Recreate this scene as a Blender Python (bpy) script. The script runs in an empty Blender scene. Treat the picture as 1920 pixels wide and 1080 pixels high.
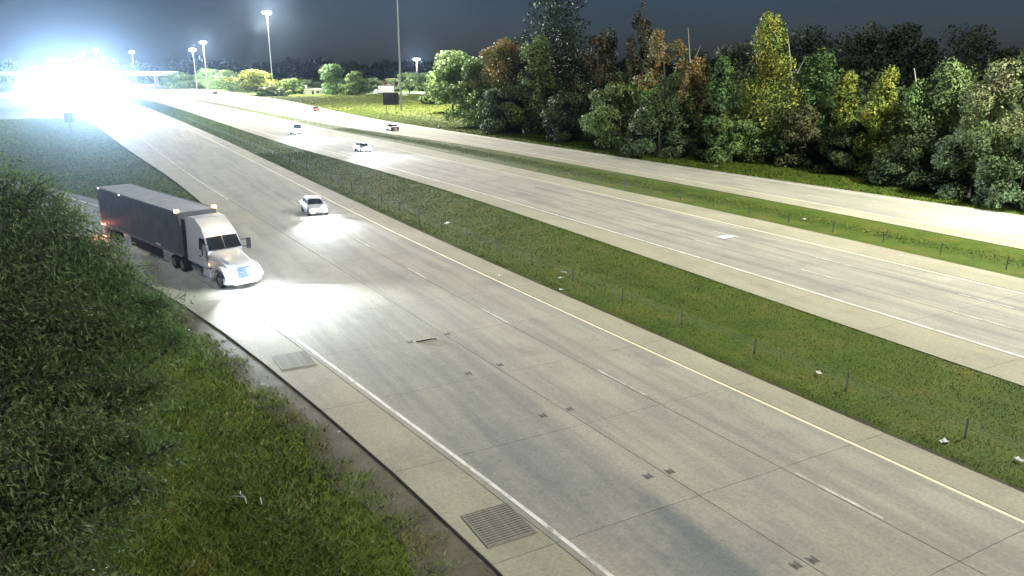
import bpy, math, random
import numpy as np
from mathutils import Vector, Matrix

R = math.radians
rng = np.random.default_rng(7)
random.seed(7)
sc = bpy.context.scene
col = sc.collection

# ------------------------------------------------------------------ camera, sky, moon, exposure
CAM_H, FPX, HOR, YAW = 13.0, 1426.0, 133.0, R(28.5)
PITCH = math.atan((540 - HOR) / FPX)
cam_d = bpy.data.cameras.new('camera')
cam = bpy.data.objects.new('camera', cam_d)
col.objects.link(cam)
cam.location = (0, 0, CAM_H)
cam.rotation_euler = (R(90) - PITCH, 0, -YAW)
cam_d.sensor_width = 36
cam_d.lens = 36 * FPX / 1920
cam_d.clip_start = 0.2
cam_d.clip_end = 20000
sc.camera = cam

SUN_EL, SUN_AZ = R(42), R(213)
world = bpy.data.worlds.new('World')
sc.world = world
world.use_nodes = True
wn = world.node_tree.nodes
bg = wn['Background']
sky = wn.new('ShaderNodeTexSky')
sky.sky_type = 'NISHITA'
sky.sun_disc = False
sky.sun_elevation = SUN_EL
sky.sun_rotation = SUN_AZ
sky.air_density = 1.0
sky.dust_density = 1.6
sky.ozone_density = 2.0
hs = wn.new('ShaderNodeHueSaturation')
hs.inputs['Saturation'].default_value = 1.12
world.node_tree.links.new(sky.outputs[0], hs.inputs['Color'])
tint = wn.new('ShaderNodeMix'); tint.data_type = 'RGBA'; tint.blend_type = 'MULTIPLY'
tint.inputs['Factor'].default_value = 1.0
wtc = wn.new('ShaderNodeTexCoord'); wcl = wn.new('ShaderNodeTexNoise'); wmp = wn.new('ShaderNodeMapping'); wrp = wn.new('ShaderNodeValToRGB')
wmp.inputs['Scale'].default_value = (1.0, 1.0, 3.5)
wcl.inputs['Scale'].default_value = 2.6; wcl.inputs['Detail'].default_value = 5
wrp.color_ramp.elements[0].position = 0.3; wrp.color_ramp.elements[0].color = (0.68, 0.80, 1.08, 1)
wrp.color_ramp.elements[1].position = 0.72; wrp.color_ramp.elements[1].color = (0.92, 1.04, 1.42, 1)
for a_, b_ in ((wtc.outputs['Generated'], wmp.inputs['Vector']), (wmp.outputs[0], wcl.inputs['Vector']), (wcl.outputs['Fac'], wrp.inputs['Fac']), (wrp.outputs[0], tint.inputs['B']), (hs.outputs[0], tint.inputs['A']), (tint.outputs['Result'], bg.inputs['Color'])):
    world.node_tree.links.new(a_, b_)
bg.inputs['Strength'].default_value = 0.0140

sd = bpy.data.lights.new('night_fill', 'SUN')  # added fill lamp standing in for the night skyglow
sd.energy = 1.10
sd.angle = R(10)
sd.color = (0.85, 0.92, 1.0)
night_fill = bpy.data.objects.new('night_fill', sd)
col.objects.link(night_fill)
night_fill.rotation_euler = (R(90) - SUN_EL, 0, math.pi - SUN_AZ)

vs = sc.view_settings
vs.view_transform = 'Standard'
vs.look = 'None'
vs.exposure = 0.0
vs.gamma = 1.0
vs.use_curve_mapping = False
sc.cycles.use_denoising = True
sc.cycles.max_bounces = 4
sc.cycles.diffuse_bounces = 2
sc.cycles.glossy_bounces = 2
sc.cycles.transmission_bounces = 2
sc.cycles.volume_bounces = 0
sc.cycles.transparent_max_bounces = 6
sc.cycles.caustics_reflective = False
sc.cycles.caustics_refractive = False
sc.cycles.sample_clamp_indirect = 6

MAST_P = 520000.0          # high-mast luminaire power
HAZE_D = 0.000026

# ------------------------------------------------------------------ pixel <-> place helpers (world x = across the road, y = along it)
def at(px, py, z=0.0):
    u = (px - 960) / FPX; v = (540 - py) / FPX
    dy = math.cos(PITCH) + v * math.sin(PITCH); dz = -math.sin(PITCH) + v * math.cos(PITCH)
    t = (z - CAM_H) / dz
    X, Y = u * t, dy * t
    return Vector((X * math.cos(YAW) + Y * math.sin(YAW), -X * math.sin(YAW) + Y * math.cos(YAW), z))

def ray(px, py, dist):
    """point seen at that pixel at a horizontal distance"""
    u = (px - 960) / FPX; v = (540 - py) / FPX
    dy = math.cos(PITCH) + v * math.sin(PITCH); dz = -math.sin(PITCH) + v * math.cos(PITCH)
    k = dist / math.hypot(u, dy)
    X, Y = u * k, dy * k
    return Vector((X * math.cos(YAW) + Y * math.sin(YAW), -X * math.sin(YAW) + Y * math.cos(YAW), CAM_H + dz * k))

def hdist(p): return math.hypot(p.x, p.y)

# ------------------------------------------------------------------ object helpers
def tag(o, label=None, cat=None, group=None, kind=None):
    if label: o['label'] = label
    if cat: o['category'] = cat
    if group: o['group'] = group
    if kind: o['kind'] = kind
    return o

def empty(name, loc=(0, 0, 0), rz=0, label=None, cat=None, group=None):
    o = bpy.data.objects.new(name, None)
    col.objects.link(o)
    o.location = loc
    o.rotation_euler = (0, 0, rz)
    o.empty_display_size = 0.2
    return tag(o, label, cat, group)

def link(name, me, parent=None):
    o = bpy.data.objects.new(name, me)
    col.objects.link(o)
    if parent: o.parent = parent
    return o

def np_mesh(name, V, F, mat, smooth=False):
    """V (n,3), F (m,k) with one k for all faces"""
    me = bpy.data.meshes.new(name)
    V = np.asarray(V, np.float32); F = np.asarray(F, np.int32)
    me.vertices.add(len(V)); me.vertices.foreach_set('co', V.ravel())
    me.loops.add(F.size); me.loops.foreach_set('vertex_index', F.ravel())
    k = F.shape[1]
    me.polygons.add(len(F))
    me.polygons.foreach_set('loop_start', np.arange(0, F.size, k, dtype=np.int32))
    me.polygons.foreach_set('loop_total', np.full(len(F), k, np.int32))
    me.polygons.foreach_set('use_smooth', np.full(len(F), bool(smooth)))
    me.update(calc_edges=True)
    if mat: me.materials.append(mat)
    return me

def set_normals(me, N):
    a = me.attributes.new('custom_normal', 'FLOAT_VECTOR', 'POINT')
    a.data.foreach_set('vector', np.ascontiguousarray(N, np.float32).ravel())
    me.update()

class MB:
    def __init__(self): self.v, self.f = [], []
    def add(self, vs_, fs_):
        b = len(self.v)
        self.v += [tuple(p) for p in vs_]
        self.f += [tuple(i + b for i in q) for q in fs_]
        return self
    def box(self, x0, x1, y0, y1, z0, z1, M=None):
        p = [Vector(c) for c in ((x0,y0,z0),(x1,y0,z0),(x1,y1,z0),(x0,y1,z0),(x0,y0,z1),(x1,y0,z1),(x1,y1,z1),(x0,y1,z1))]
        if M: p = [M @ q for q in p]
        return self.add(p, [(3,2,1,0),(4,5,6,7),(0,1,5,4),(1,2,6,5),(2,3,7,6),(3,0,4,7)])
    def tube(self, pts, rad, n=8, cap=True):
        pts = [Vector(p) for p in pts]
        if not isinstance(rad, (list, tuple)): rad = [rad] * len(pts)
        rings, up = [], None
        for i, p in enumerate(pts):
            d = (pts[min(i+1, len(pts)-1)] - pts[max(i-1, 0)]).normalized()
            a = Vector((0,0,1)) if abs(d.z) < 0.9 else Vector((1,0,0))
            s = d.cross(a).normalized(); t = s.cross(d)
            rings.append([p + (s*math.cos(2*math.pi*k/n) + t*math.sin(2*math.pi*k/n))*rad[i] for k in range(n)])
        return self.loft(rings, cap)
    def loft(self, rings, cap=True):
        n = len(rings[0]); vv = [q for r in rings for q in r]; ff = []
        for i in range(len(rings)-1):
            for k in range(n):
                ff.append((i*n+k, i*n+(k+1)%n, (i+1)*n+(k+1)%n, (i+1)*n+k))
        if cap:
            ff.append(tuple(range(n))[::-1]); ff.append(tuple((len(rings)-1)*n+k for k in range(n)))
        return self.add(vv, ff)
    def prism(self, poly, y0, y1):
        """poly of (x,z) extruded along y"""
        return self.loft([[(x, y0, z) for x, z in poly], [(x, y1, z) for x, z in poly]])
    def build(self, name, mat, parent=None, smooth=False, bevel=0):
        me = bpy.data.meshes.new(name)
        me.from_pydata(self.v, [], self.f)
        me.update()
        import bmesh
        bm = bmesh.new(); bm.from_mesh(me)
        bmesh.ops.recalc_face_normals(bm, faces=bm.faces)
        if bevel:
            bmesh.ops.bevel(bm, geom=list(bm.edges), offset=bevel, segments=2, affect='EDGES', profile=0.6)
        bm.to_mesh(me); bm.free()
        if smooth:
            me.shade_smooth()
            try: me.set_sharp_from_angle(angle=R(38))
            except Exception: pass
        me.materials.append(mat)
        return link(name, me, parent)

# ------------------------------------------------------------------ materials
def new_mat(name):
    m = bpy.data.materials.new(name); m.use_nodes = True
    return m, m.node_tree.nodes, m.node_tree.links, m.node_tree.nodes['Principled BSDF']

def noise(nt, lk, scale, detail=3, stretch=None, rough=0.55):
    tc = nt.new('ShaderNodeTexCoord'); n = nt.new('ShaderNodeTexNoise')
    n.inputs['Scale'].default_value = scale; n.inputs['Detail'].default_value = detail; n.inputs['Roughness'].default_value = rough
    if stretch:
        mp = nt.new('ShaderNodeMapping'); mp.inputs['Scale'].default_value = stretch
        lk.new(tc.outputs['Object'], mp.inputs['Vector']); lk.new(mp.outputs[0], n.inputs['Vector'])
    else: lk.new(tc.outputs['Object'], n.inputs['Vector'])
    return n.outputs['Fac']

def ramp(nt, lk, fac, stops):
    r = nt.new('ShaderNodeValToRGB')
    while len(r.color_ramp.elements) < len(stops): r.color_ramp.elements.new(0.5)
    for e, (p, c) in zip(r.color_ramp.elements, stops):
        e.position = p; e.color = (*c, 1) if len(c) == 3 else c
    lk.new(fac, r.inputs['Fac'])
    return r.outputs['Color']

def mixc(nt, lk, fac, a, b, mode='MIX'):
    m = nt.new('ShaderNodeMix'); m.data_type = 'RGBA'; m.blend_type = mode
    for inp, v in ((m.inputs['Factor'], fac), (m.inputs['A'], a), (m.inputs['B'], b)):
        if isinstance(v, (int, float)): inp.default_value = v
        elif isinstance(v, tuple): inp.default_value = (*v, 1)
        else: lk.new(v, inp)
    return m.outputs['Result']

def plain(name, c, rough=0.6, metal=0.0, var=0.12, scale=3.0, spec=0.3):
    m, nt, lk, b = new_mat(name)
    f = noise(nt, lk, scale, 4)
    lo = tuple(max(0, x*(1-var)) for x in c); hi = tuple(min(1, x*(1+var)) for x in c)
    lk.new(ramp(nt, lk, f, [(0.3, lo), (0.7, hi)]), b.inputs['Base Color'])
    b.inputs['Roughness'].default_value = rough; b.inputs['Metallic'].default_value = metal
    b.inputs['Specular IOR Level'].default_value = spec
    return m

def emit(name, c, s):
    m, nt, lk, b = new_mat(name)
    b.inputs['Base Color'].default_value = (*[min(1, x) for x in c], 1)
    b.inputs['Emission Color'].default_value = (*c, 1)
    b.inputs['Emission Strength'].default_value = s
    m.cycles.emission_sampling = 'NONE'
    return m

def concrete(name, base, stain=(0.16, 0.17, 0.17), amount=0.5, spots=()):
    m, nt, lk, b = new_mat(name)
    big = noise(nt, lk, 0.22, 4)
    c = ramp(nt, lk, big, [(0.3, tuple(x*0.88 for x in base)), (0.7, tuple(x*1.08 for x in base))])
    st = noise(nt, lk, 1.0, 4, (0.9, 0.05, 1), 0.6)                       # tyre-darkened streaks along the lanes
    sf = ramp(nt, lk, st, [(0.42, (0, 0, 0)), (0.68, (amount, amount, amount))])
    c = mixc(nt, lk, sf, c, stain)
    bl = noise(nt, lk, 0.55, 5, (1, 0.45, 1), 0.62)
    bf = ramp(nt, lk, bl, [(0.52, (0, 0, 0)), (0.75, (0.42, 0.42, 0.42))])
    c = mixc(nt, lk, bf, c, stain)
    for (sx, sy, rx, ry, k) in spots:                                     # single worn or oily patches
        tc = nt.new('ShaderNodeTexCoord'); mp = nt.new('ShaderNodeMapping')
        mp.inputs['Location'].default_value = (-sx/rx, -sy/ry, 0); mp.inputs['Scale'].default_value = (1/rx, 1/ry, 0)
        lk.new(tc.outputs['Object'], mp.inputs['Vector'])
        nz = nt.new('ShaderNodeTexNoise'); nz.inputs['Scale'].default_value = 1.9; nz.inputs['Detail'].default_value = 8; nz.inputs['Roughness'].default_value = 0.68
        lk.new(tc.outputs['Object'], nz.inputs['Vector'])
        ln = nt.new('ShaderNodeVectorMath'); ln.operation = 'LENGTH'; lk.new(mp.outputs[0], ln.inputs[0])
        ad = nt.new('ShaderNodeMath'); ad.operation = 'ADD'; lk.new(ln.outputs['Value'], ad.inputs[0]); lk.new(nz.outputs['Fac'], ad.inputs[1])
        fc = ramp(nt, lk, ad.outputs[0], [(0.62, (k, k, k)), (1.0, (0, 0, 0))])
        mr = nt.new('ShaderNodeMapRange'); mr.inputs['From Min'].default_value = 0.75; mr.inputs['From Max'].default_value = 1.45
        mr.inputs['To Min'].default_value = k; mr.inputs['To Max'].default_value = 0
        lk.new(ad.outputs[0], mr.inputs['Value'])
        c = mixc(nt, lk, mr.outputs[0], c, (0.15, 0.17, 0.178))
    fine = noise(nt, lk, 9, 5, None, 0.7)
    c = mixc(nt, lk, 0.75, c, ramp(nt, lk, fine, [(0.25, (0.55, 0.55, 0.55)), (0.75, (1.05, 1.05, 1.05))]), 'MULTIPLY')
    lk.new(c, b.inputs['Base Color'])
    b.inputs['Roughness'].default_value = 0.85; b.inputs['Specular IOR Level'].default_value = 0.25
    bp = nt.new('ShaderNodeBump'); bp.inputs['Strength'].default_value = 0.25; bp.inputs['Distance'].default_value = 0.02
    lk.new(fine, bp.inputs['Height']); lk.new(bp.outputs[0], b.inputs['Normal'])
    return m

def foliage(name, dark, light, tint=None, tint_amt=0.0, low=None):
    m, nt, lk, b = new_mat(name)
    g = nt.new('ShaderNodeNewGeometry')
    c = ramp(nt, lk, g.outputs['Random Per Island'], [(0.0, dark), (1.0, light)])
    if tint:
        f = noise(nt, lk, 0.35, 2)
        c = mixc(nt, lk, ramp(nt, lk, f, [(0.42, (0, 0, 0)), (0.6, (tint_amt,)*3)]), c, tint)
    if low:                                   # the leaves still green in the lower crown
        tc = nt.new('ShaderNodeTexCoord'); sx = nt.new('ShaderNodeSeparateXYZ'); lk.new(tc.outputs['Generated'], sx.inputs[0])
        nz = noise(nt, lk, 0.5, 3)
        ad = nt.new('ShaderNodeMath'); ad.operation = 'MULTIPLY_ADD'; lk.new(nz, ad.inputs[0]); ad.inputs[1].default_value = 0.9; lk.new(sx.outputs['Z'], ad.inputs[2])
        gr = ramp(nt, lk, g.outputs['Random Per Island'], [(0.0, low[0]), (1.0, low[1])])
        c = mixc(nt, lk, ramp(nt, lk, ad.outputs[0], [(low[2], (0, 0, 0)), (low[2]+0.25, (1, 1, 1))]), gr, c)
    lk.new(c, b.inputs['Base Color'])
    b.inputs['Roughness'].default_value = 0.6; b.inputs['Specular IOR Level'].default_value = 0.3
    tr = nt.new('ShaderNodeBsdfTranslucent'); lk.new(c, tr.inputs['Color'])
    mx = nt.new('ShaderNodeMixShader'); mx.inputs[0].default_value = 0.3
    lk.new(b.outputs[0], mx.inputs[1]); lk.new(tr.outputs[0], mx.inputs[2])
    lk.new(mx.outputs[0], nt['Material Output'].inputs['Surface'])
    return m

def turf(name, a, b_, c_, sc1=0.35, sc2=3.0):
    m, nt, lk, b = new_mat(name)
    f1 = noise(nt, lk, sc1, 4); f2 = noise(nt, lk, sc2, 4, None, 0.7)
    c = ramp(nt, lk, f1, [(0.32, a), (0.5, b_), (0.68, c_)])
    c = mixc(nt, lk, 0.8, c, ramp(nt, lk, f2, [(0.25, (0.5, 0.5, 0.5)), (0.7, (1, 1, 1))]), 'MULTIPLY')
    lk.new(c, b.inputs['Base Color'])
    b.inputs['Roughness'].default_value = 0.8; b.inputs['Specular IOR Level'].default_value = 0.15
    return m

def markings(name, c, worn):
    m, nt, lk, b = new_mat(name)
    f = noise(nt, lk, 2.2, 5, (1, 0.5, 1), 0.75)
    lk.new(ramp(nt, lk, f, [(worn-0.08, (0.33, 0.32, 0.27)), (worn+0.12, c)]), b.inputs['Base Color'])
    b.inputs['Roughness'].default_value = 0.7
    return m

M = {}
M['slab'] = concrete('near concrete', (0.42, 0.40, 0.315), amount=0.5,
    spots=[(13.3, 12.9, 2.2, 4.2, 0.6), (12.1, 20.5, 2.4, 7.0, 0.5), (13.9, 15.0, 0.55, 3.8, 0.6), (12.6, 29.0, 1.2, 4.5, 0.35), (10.2, 20.0, 0.45, 9.0, 0.3)])
M['slab_mid'] = concrete('middle concrete', (0.42, 0.40, 0.32), amount=0.55)
M['slab_far'] = concrete('far concrete', (0.40, 0.385, 0.30), amount=0.4)
M['shoulder'] = concrete('shoulder concrete', (0.42, 0.395, 0.28), amount=0.2)
M['joint'] = plain('joint sealant', (0.14, 0.14, 0.115), 0.9)
M['asphalt'] = concrete('ramp pavement', (0.17, 0.165, 0.155), (0.09, 0.09, 0.09), 0.4)
M['ground'] = turf('ground soil and turf', (0.062, 0.102, 0.014), (0.086, 0.135, 0.017), (0.135, 0.140, 0.028))
M['grass'] = turf('grass blades', (0.060, 0.112, 0.012), (0.090, 0.150, 0.016), (0.150, 0.170, 0.028), 0.3, 1.6)
M['grass_dark'] = turf('verge grass blades', (0.085, 0.150, 0.018), (0.130, 0.195, 0.024), (0.200, 0.205, 0.036), 0.4, 2.0)
M['lawn'] = turf('lawn blades', (0.13, 0.18, 0.03), (0.17, 0.21, 0.045), (0.21, 0.22, 0.06), 0.1, 0.8)
M['gravel'] = turf('gravel', (0.10, 0.095, 0.062), (0.14, 0.13, 0.088), (0.19, 0.175, 0.12), 0.6, 7.0)
M['soil'] = turf('dark edge strip', (0.05, 0.045, 0.03), (0.07, 0.06, 0.04), (0.09, 0.075, 0.05), 0.6, 7.0)  # dark brown colour for the narrow band at the median edge
M['white_line'] = markings('white paint', (0.74, 0.73, 0.66), 0.42)
M['yellow_line'] = markings('yellow paint', (0.78, 0.70, 0.46), 0.32)
M['dash'] = markings('lane paint', (0.70, 0.69, 0.63), 0.50)
M['bark'] = plain('bark', (0.09, 0.075, 0.06), 0.9, var=0.4, scale=8)
M['galv'] = plain('galvanised steel', (0.42, 0.43, 0.43), 0.5, 0.6, 0.15, 6)
M['post'] = plain('weathered steel post', (0.10, 0.10, 0.09), 0.8, 0.0, 0.3, 9)
M['cable'] = plain('steel cable', (0.30, 0.31, 0.30), 0.5, 0.7)
M['marker'] = plain('worn marker casting', (0.13, 0.128, 0.11), 0.8)
M['iron'] = plain('cast iron', (0.26, 0.25, 0.20), 0.8, 0.3, 0.25, 9)
M['black'] = plain('black rubber', (0.02, 0.02, 0.021), 0.85)
M['dark'] = plain('dark plastic', (0.03, 0.03, 0.033), 0.5)
M['chrome'] = plain('chrome', (0.6, 0.6, 0.62), 0.25, 1.0)
M['glass'] = plain('dark glass', (0.018, 0.022, 0.026), 0.08, spec=0.6)
M['white_paint'] = plain('white vehicle paint', (0.72, 0.72, 0.71), 0.32, var=0.05, spec=0.5)
M['silver'] = plain('silver vehicle paint', (0.42, 0.43, 0.45), 0.3, 0.4, 0.05)
M['dark_paint'] = plain('black vehicle paint', (0.025, 0.024, 0.026), 0.3, var=0.05, spec=0.5)
M['red_paint'] = plain('red vehicle paint', (0.28, 0.04, 0.035), 0.35, var=0.06, spec=0.5)
M['trailer_side'] = plain('grey trailer side', (0.15, 0.165, 0.18), 0.5, 0.0, 0.25, 0.8)
M['trailer_roof'] = plain('trailer roof', (0.30, 0.325, 0.345), 0.6, 0.0, 0.2, 1.5)
M['sign_green'] = plain('green sign sheeting', (0.05, 0.30, 0.22), 0.5)
M['sign_back'] = plain('sign back', (0.035, 0.033, 0.036), 0.6)
M['sign_glare'] = plain('glare paled sign back', (0.22, 0.23, 0.24), 0.6)  # glare over the wedge put into a paler panel colour
M['sign_white'] = plain('sign letters', (0.8, 0.8, 0.8), 0.5)
M['bridge'] = plain('bridge concrete', (0.42, 0.41, 0.39), 0.85, var=0.15, scale=0.4)
M['wall'] = plain('pale wall', (0.6, 0.59, 0.54), 0.8)
M['roof'] = plain('shed roof', (0.35, 0.34, 0.3), 0.8)
M['litter'] = plain('pale litter', (0.72, 0.71, 0.66), 0.6, var=0.2)
M['reflector'] = plain('red reflective tape', (0.35, 0.10, 0.09), 0.4)
M['head'] = emit('headlamp lens', (0.93, 0.97, 1.0), 22)
M['lum'] = emit('luminaire lens', (0.95, 0.98, 1.0), 40)
M['amber'] = emit('amber marker', (1.0, 0.48, 0.14), 8)
M['red_lamp'] = emit('red lamp', (1.0, 0.10, 0.07), 2.2)
M['tail_off'] = emit('tail lamp', (0.5, 0.03, 0.03), 0.15)

# ------------------------------------------------------------------ the lines of the road (x for a given y)
def fn(pts, bend=True):
    xs = np.array([p[0] for p in pts], float); ys = np.array([p[1] for p in pts], float)
    ss = np.arange(-120, 2600, 2.0)
    v = np.interp(ss, xs, ys)
    k = np.exp(-0.5*(np.arange(-9, 10)/4.0)**2); k /= k.sum()
    v = np.convolve(np.pad(v, 9, mode='edge'), k, mode='valid')
    if bend: v = v - np.where(ss > 100, 0.9*((np.minimum(ss, 900)-100)/100)**2, 0)
    return lambda s: np.interp(s, ss, v)
YEL = fn([(-60, 25.4), (5, 23.3), (20, 22.7), (37, 21.9), (60, 21.2), (90, 20.9), (120, 20.8)])
DSH = fn([(-60, 21.9), (5, 19.75), (12, 19.35), (23, 18.7), (37, 17.95), (60, 17.3), (90, 17.1), (120, 17.0)])
JNT = fn([(-60, 18.2), (5, 16.05), (12, 15.7), (19, 15.3), (34, 14.5), (60, 13.1), (93, 11.1), (111, 10.3), (131, 9.7), (200, 8.7), (300, 8.0)])
WHT = fn([(-60, 13.4), (5, 11.5), (14, 10.9), (17, 10.45), (22, 9.75), (26.4, 9.1), (31, 8.35), (40, 7.4), (48, 6.2), (56, 4.2), (64, 2.2), (70, 0.6)])
LED = fn([(-60, 9.6), (8, 8.8), (15.6, 8.35), (21.7, 7.6), (30, 6.3), (36, 5.4), (42, 4.4), (48, 3.1), (56, 0.8), (70, -3.6), (90, -11), (112, -20), (150, -38), (220, -75)], False)
RMR = fn([(60, 7.6), (75, 5.2), (87, 1.0), (97.5, -3.0), (112, -9), (150, -27), (220, -63)], False)
RWH = fn([(60, 6.0), (75, 3.6), (87, -0.7), (97.5, -4.6), (112, -10.7), (150, -28.6), (220, -64.6)], False)
MED = fn([(60, 9.6), (75, 9.2), (93, 8.6), (107, 7.9), (136, 5.9), (166, 4.3), (259, 0.6), (400, -1)])
NED = fn([(-60, 27.4), (5, 25.0), (15, 24.5), (30, 24.0), (50, 23.3), (90, 22.9), (120, 22.8)])
G2 = fn([(-60, 33.4), (16, 33.6), (30, 33.8), (50, 34.4), (80, 34.4), (100, 33.6), (134, 31.4), (180, 30.8), (230, 31), (320, 32)])
W2 = fn([(-60, 36.8), (18, 37.2), (40, 37.5), (78, 37.0), (100, 36.0), (134, 34.2), (180, 33.6), (230, 33.8), (320, 35)])
G3 = fn([(-60, 51.6), (26, 51.9), (50, 52.3), (70, 51.7), (105, 51.2), (137, 50.4), (183, 48.8), (287, 49.4), (411, 51)])
G4 = fn([(-60, 60.2), (30, 60.7), (60, 61.2), (82, 60.8), (126, 59.8), (162, 56), (192, 53.2), (260, 52.6), (411, 53.2)])
FAR = fn([(-60, 78), (39, 75.6), (63, 73.9), (93, 72.7), (123, 71.8), (156, 71.2), (206, 70.2), (260, 73), (352, 80), (540, 82), (900, 60), (1500, -100)], False)
def off(f, d): return lambda s: f(s) + d

def strip(name, fl, fr, s0, s1, ds, z, mat, parent=None, nx=1, thick=0.0):
    S = np.arange(s0, s1 + ds*0.5, ds); S[-1] = s1
    L, Rr = fl(S), fr(S)
    W = nx + 1
    k = np.linspace(0, 1, W)
    X = L[:, None]*(1-k) + Rr[:, None]*k
    V = np.stack([X, np.repeat(S[:, None], W, 1), np.full_like(X, z)], -1).reshape(-1, 3)
    i = np.arange(len(S)-1)[:, None]*W + np.arange(nx)[None]
    F = np.stack([i, i+1, i+1+W, i+W], -1).reshape(-1, 4)
    if thick:
        n = len(V)
        a = np.arange(len(S))*W; b = a + W - 1
        lo = lambda idx: V[idx] - [0, 0, thick]
        V = np.concatenate([V, lo(a), lo(b)])
        la = n + np.arange(len(S)); lb = la + len(S)
        F = np.concatenate([F, np.stack([a[1:], la[1:], la[:-1], a[:-1]], -1), np.stack([b[:-1], lb[:-1], lb[1:], b[1:]], -1)])
    return link(name, np_mesh(name, V, F, mat), parent)

def slab_piece(parent, mat, fl, fr, s0, s1, z0, z1, gap=0.016):
    a, b = s0 + 0.009, s1 - 0.009
    v = [(float(fl(a))+gap, a), (float(fr(a))-gap, a), (float(fr(b))-gap, b), (float(fl(b))+gap, b)]
    V = [(x, y, z0) for x, y in v] + [(x, y, z1) for x, y in v]
    return link('slab', np_mesh('slab', V, [(4,5,6,7),(0,1,5,4),(1,2,6,5),(2,3,7,6),(3,0,4,7)], mat), parent)

def line_piece(name, parent, mat, f, s0, s1, w, z):
    n = max(1, int((s1 - s0)/4))
    return strip(name, off(f, -w/2), off(f, w/2), s0, s1, (s1-s0)/n, z, mat, parent)

# ---- ground: one sheet out to the horizon, with a shallow swale in each median
def build_ground():
    S = np.concatenate([[-3000, -800, -200, -60], np.arange(-30, 260, 5), np.arange(260, 700, 20), [750, 850, 1000, 1300, 2000, 4000, 9000]])
    colf = [(lambda s: s*0-9000, -0.12), (lambda s: s*0-900, -0.12), (lambda s: s*0-150, -0.12), (off(LED, -12), -0.045), (off(LED, -2.0), -0.045), (off(LED, -0.3), -0.06), (off(LED, 2.5), -0.14),
            (off(NED, -1.0), -0.09), (off(NED, 0.05), -0.03), (off(NED, 0.8), 0.02), (off(NED, 4.5), -0.22), (off(G2, -1.0), 0.0), (off(G2, 0.0), -0.02), (off(G2, 1.0), -0.09),
            (off(G3, -1.0), -0.09), (off(G3, 0.0), -0.02), (off(G3, 0.7), 0.04), (lambda s: (G3(s)+G4(s))/2, -0.10), (off(G4, -0.6), 0.0), (off(G4, 0.0), -0.02), (off(G4, 1.0), -0.09),
            (off(FAR, -1.0), -0.09), (off(FAR, 0.0), -0.02), (off(FAR, 2.0), 0.02), (off(FAR, 9.0), 0.05), (off(FAR, 40), 0.1), (off(FAR, 300), 0.1), (lambda s: s*0+2500, 0), (lambda s: s*0+9000, 0)]
    Sc = np.clip(S, -100, 1500)
    X = np.stack([f(Sc) for f, z in colf], 1)
    X = np.maximum.accumulate(X, 1)
    # the medians dip, the ramp's grass island lies low
    V = np.stack([X, np.repeat(S[:, None], len(colf), 1), np.repeat(np.array([z for f, z in colf])[None], len(S), 0)], -1)
    W = len(colf)
    i = np.arange(len(S)-1)[:, None]*W + np.arange(W-1)[None]
    F = np.stack([i, i+1, i+1+W, i+W], -1).reshape(-1, 4)
    g = link('ground', np_mesh('ground', V.reshape(-1, 3), F, M['ground']))
    tag(g, kind='structure')
build_ground()

# ---- carriageways: a dark bed, concrete slabs laid on it, paint on the slabs
Z0, Z1, ZP = 0.0, 0.028, 0.033
near = tag(strip('near_carriageway', lambda s: np.where(s < 72, LED(s), MED(s)), NED, -40, 72, 2, Z0, M['joint'], thick=0.24), kind='structure')
strip('roadbed', MED, NED, 72, 900, 8, Z0-0.003, M['joint'], near, thick=0.13)
def slabs(parent, edges, s0, s1, L, mats, stagger=0.0):
    for k in range(len(edges)-1):
        s = s0
        while s < s1 - 0.1:
            slab_piece(parent, mats[k], edges[k], edges[k+1], s, min(s+L, s1), Z0, Z1)
            s += L
slabs(near, [LED, off(WHT, -0.30), JNT, DSH, YEL, NED], 4.0, 70.0, 6.0, [M['shoulder'], M['slab'], M['slab'], M['slab'], M['shoulder']])
slabs(near, [MED, JNT, DSH, YEL, NED], 70.0, 142.0, 6.0, [M['shoulder'], M['slab'], M['slab'], M['shoulder']])
strip('far_pavement', MED, NED, 142.05, 900, 8, Z1, M['slab'], near)
strip('near_pavement', LED, NED, -40, 3.95, 4, Z1, M['slab'], near)
line_piece('edge_line', near, M['yellow_line'], off(YEL, -0.12), -30, 600, 0.15, ZP)
line_piece('edge_line', near, M['white_line'], WHT, -30, 46, 0.145, ZP)
line_piece('edge_line', near, M['white_line'], JNT, 84, 600, 0.17, ZP)
for s in np.arange(14.0-10.7*3, 300, 10.72):
    if 58 < s < 62: continue
    line_piece('lane_dash', near, M['dash'], off(DSH, 0.12), s-1.7, s+1.5, 0.12, ZP)

ramp_o = tag(strip('ramp', LED, RMR, 70.05, 220, 3, Z0+0.004, M['asphalt'], thick=0.15), kind='structure')
line_piece('edge_line', ramp_o, M['white_line'], RWH, 72, 200, 0.16, ZP)
line_piece('edge_line', ramp_o, M['white_line'], off(LED, 2.0), 70, 200, 0.16, ZP)

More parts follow.
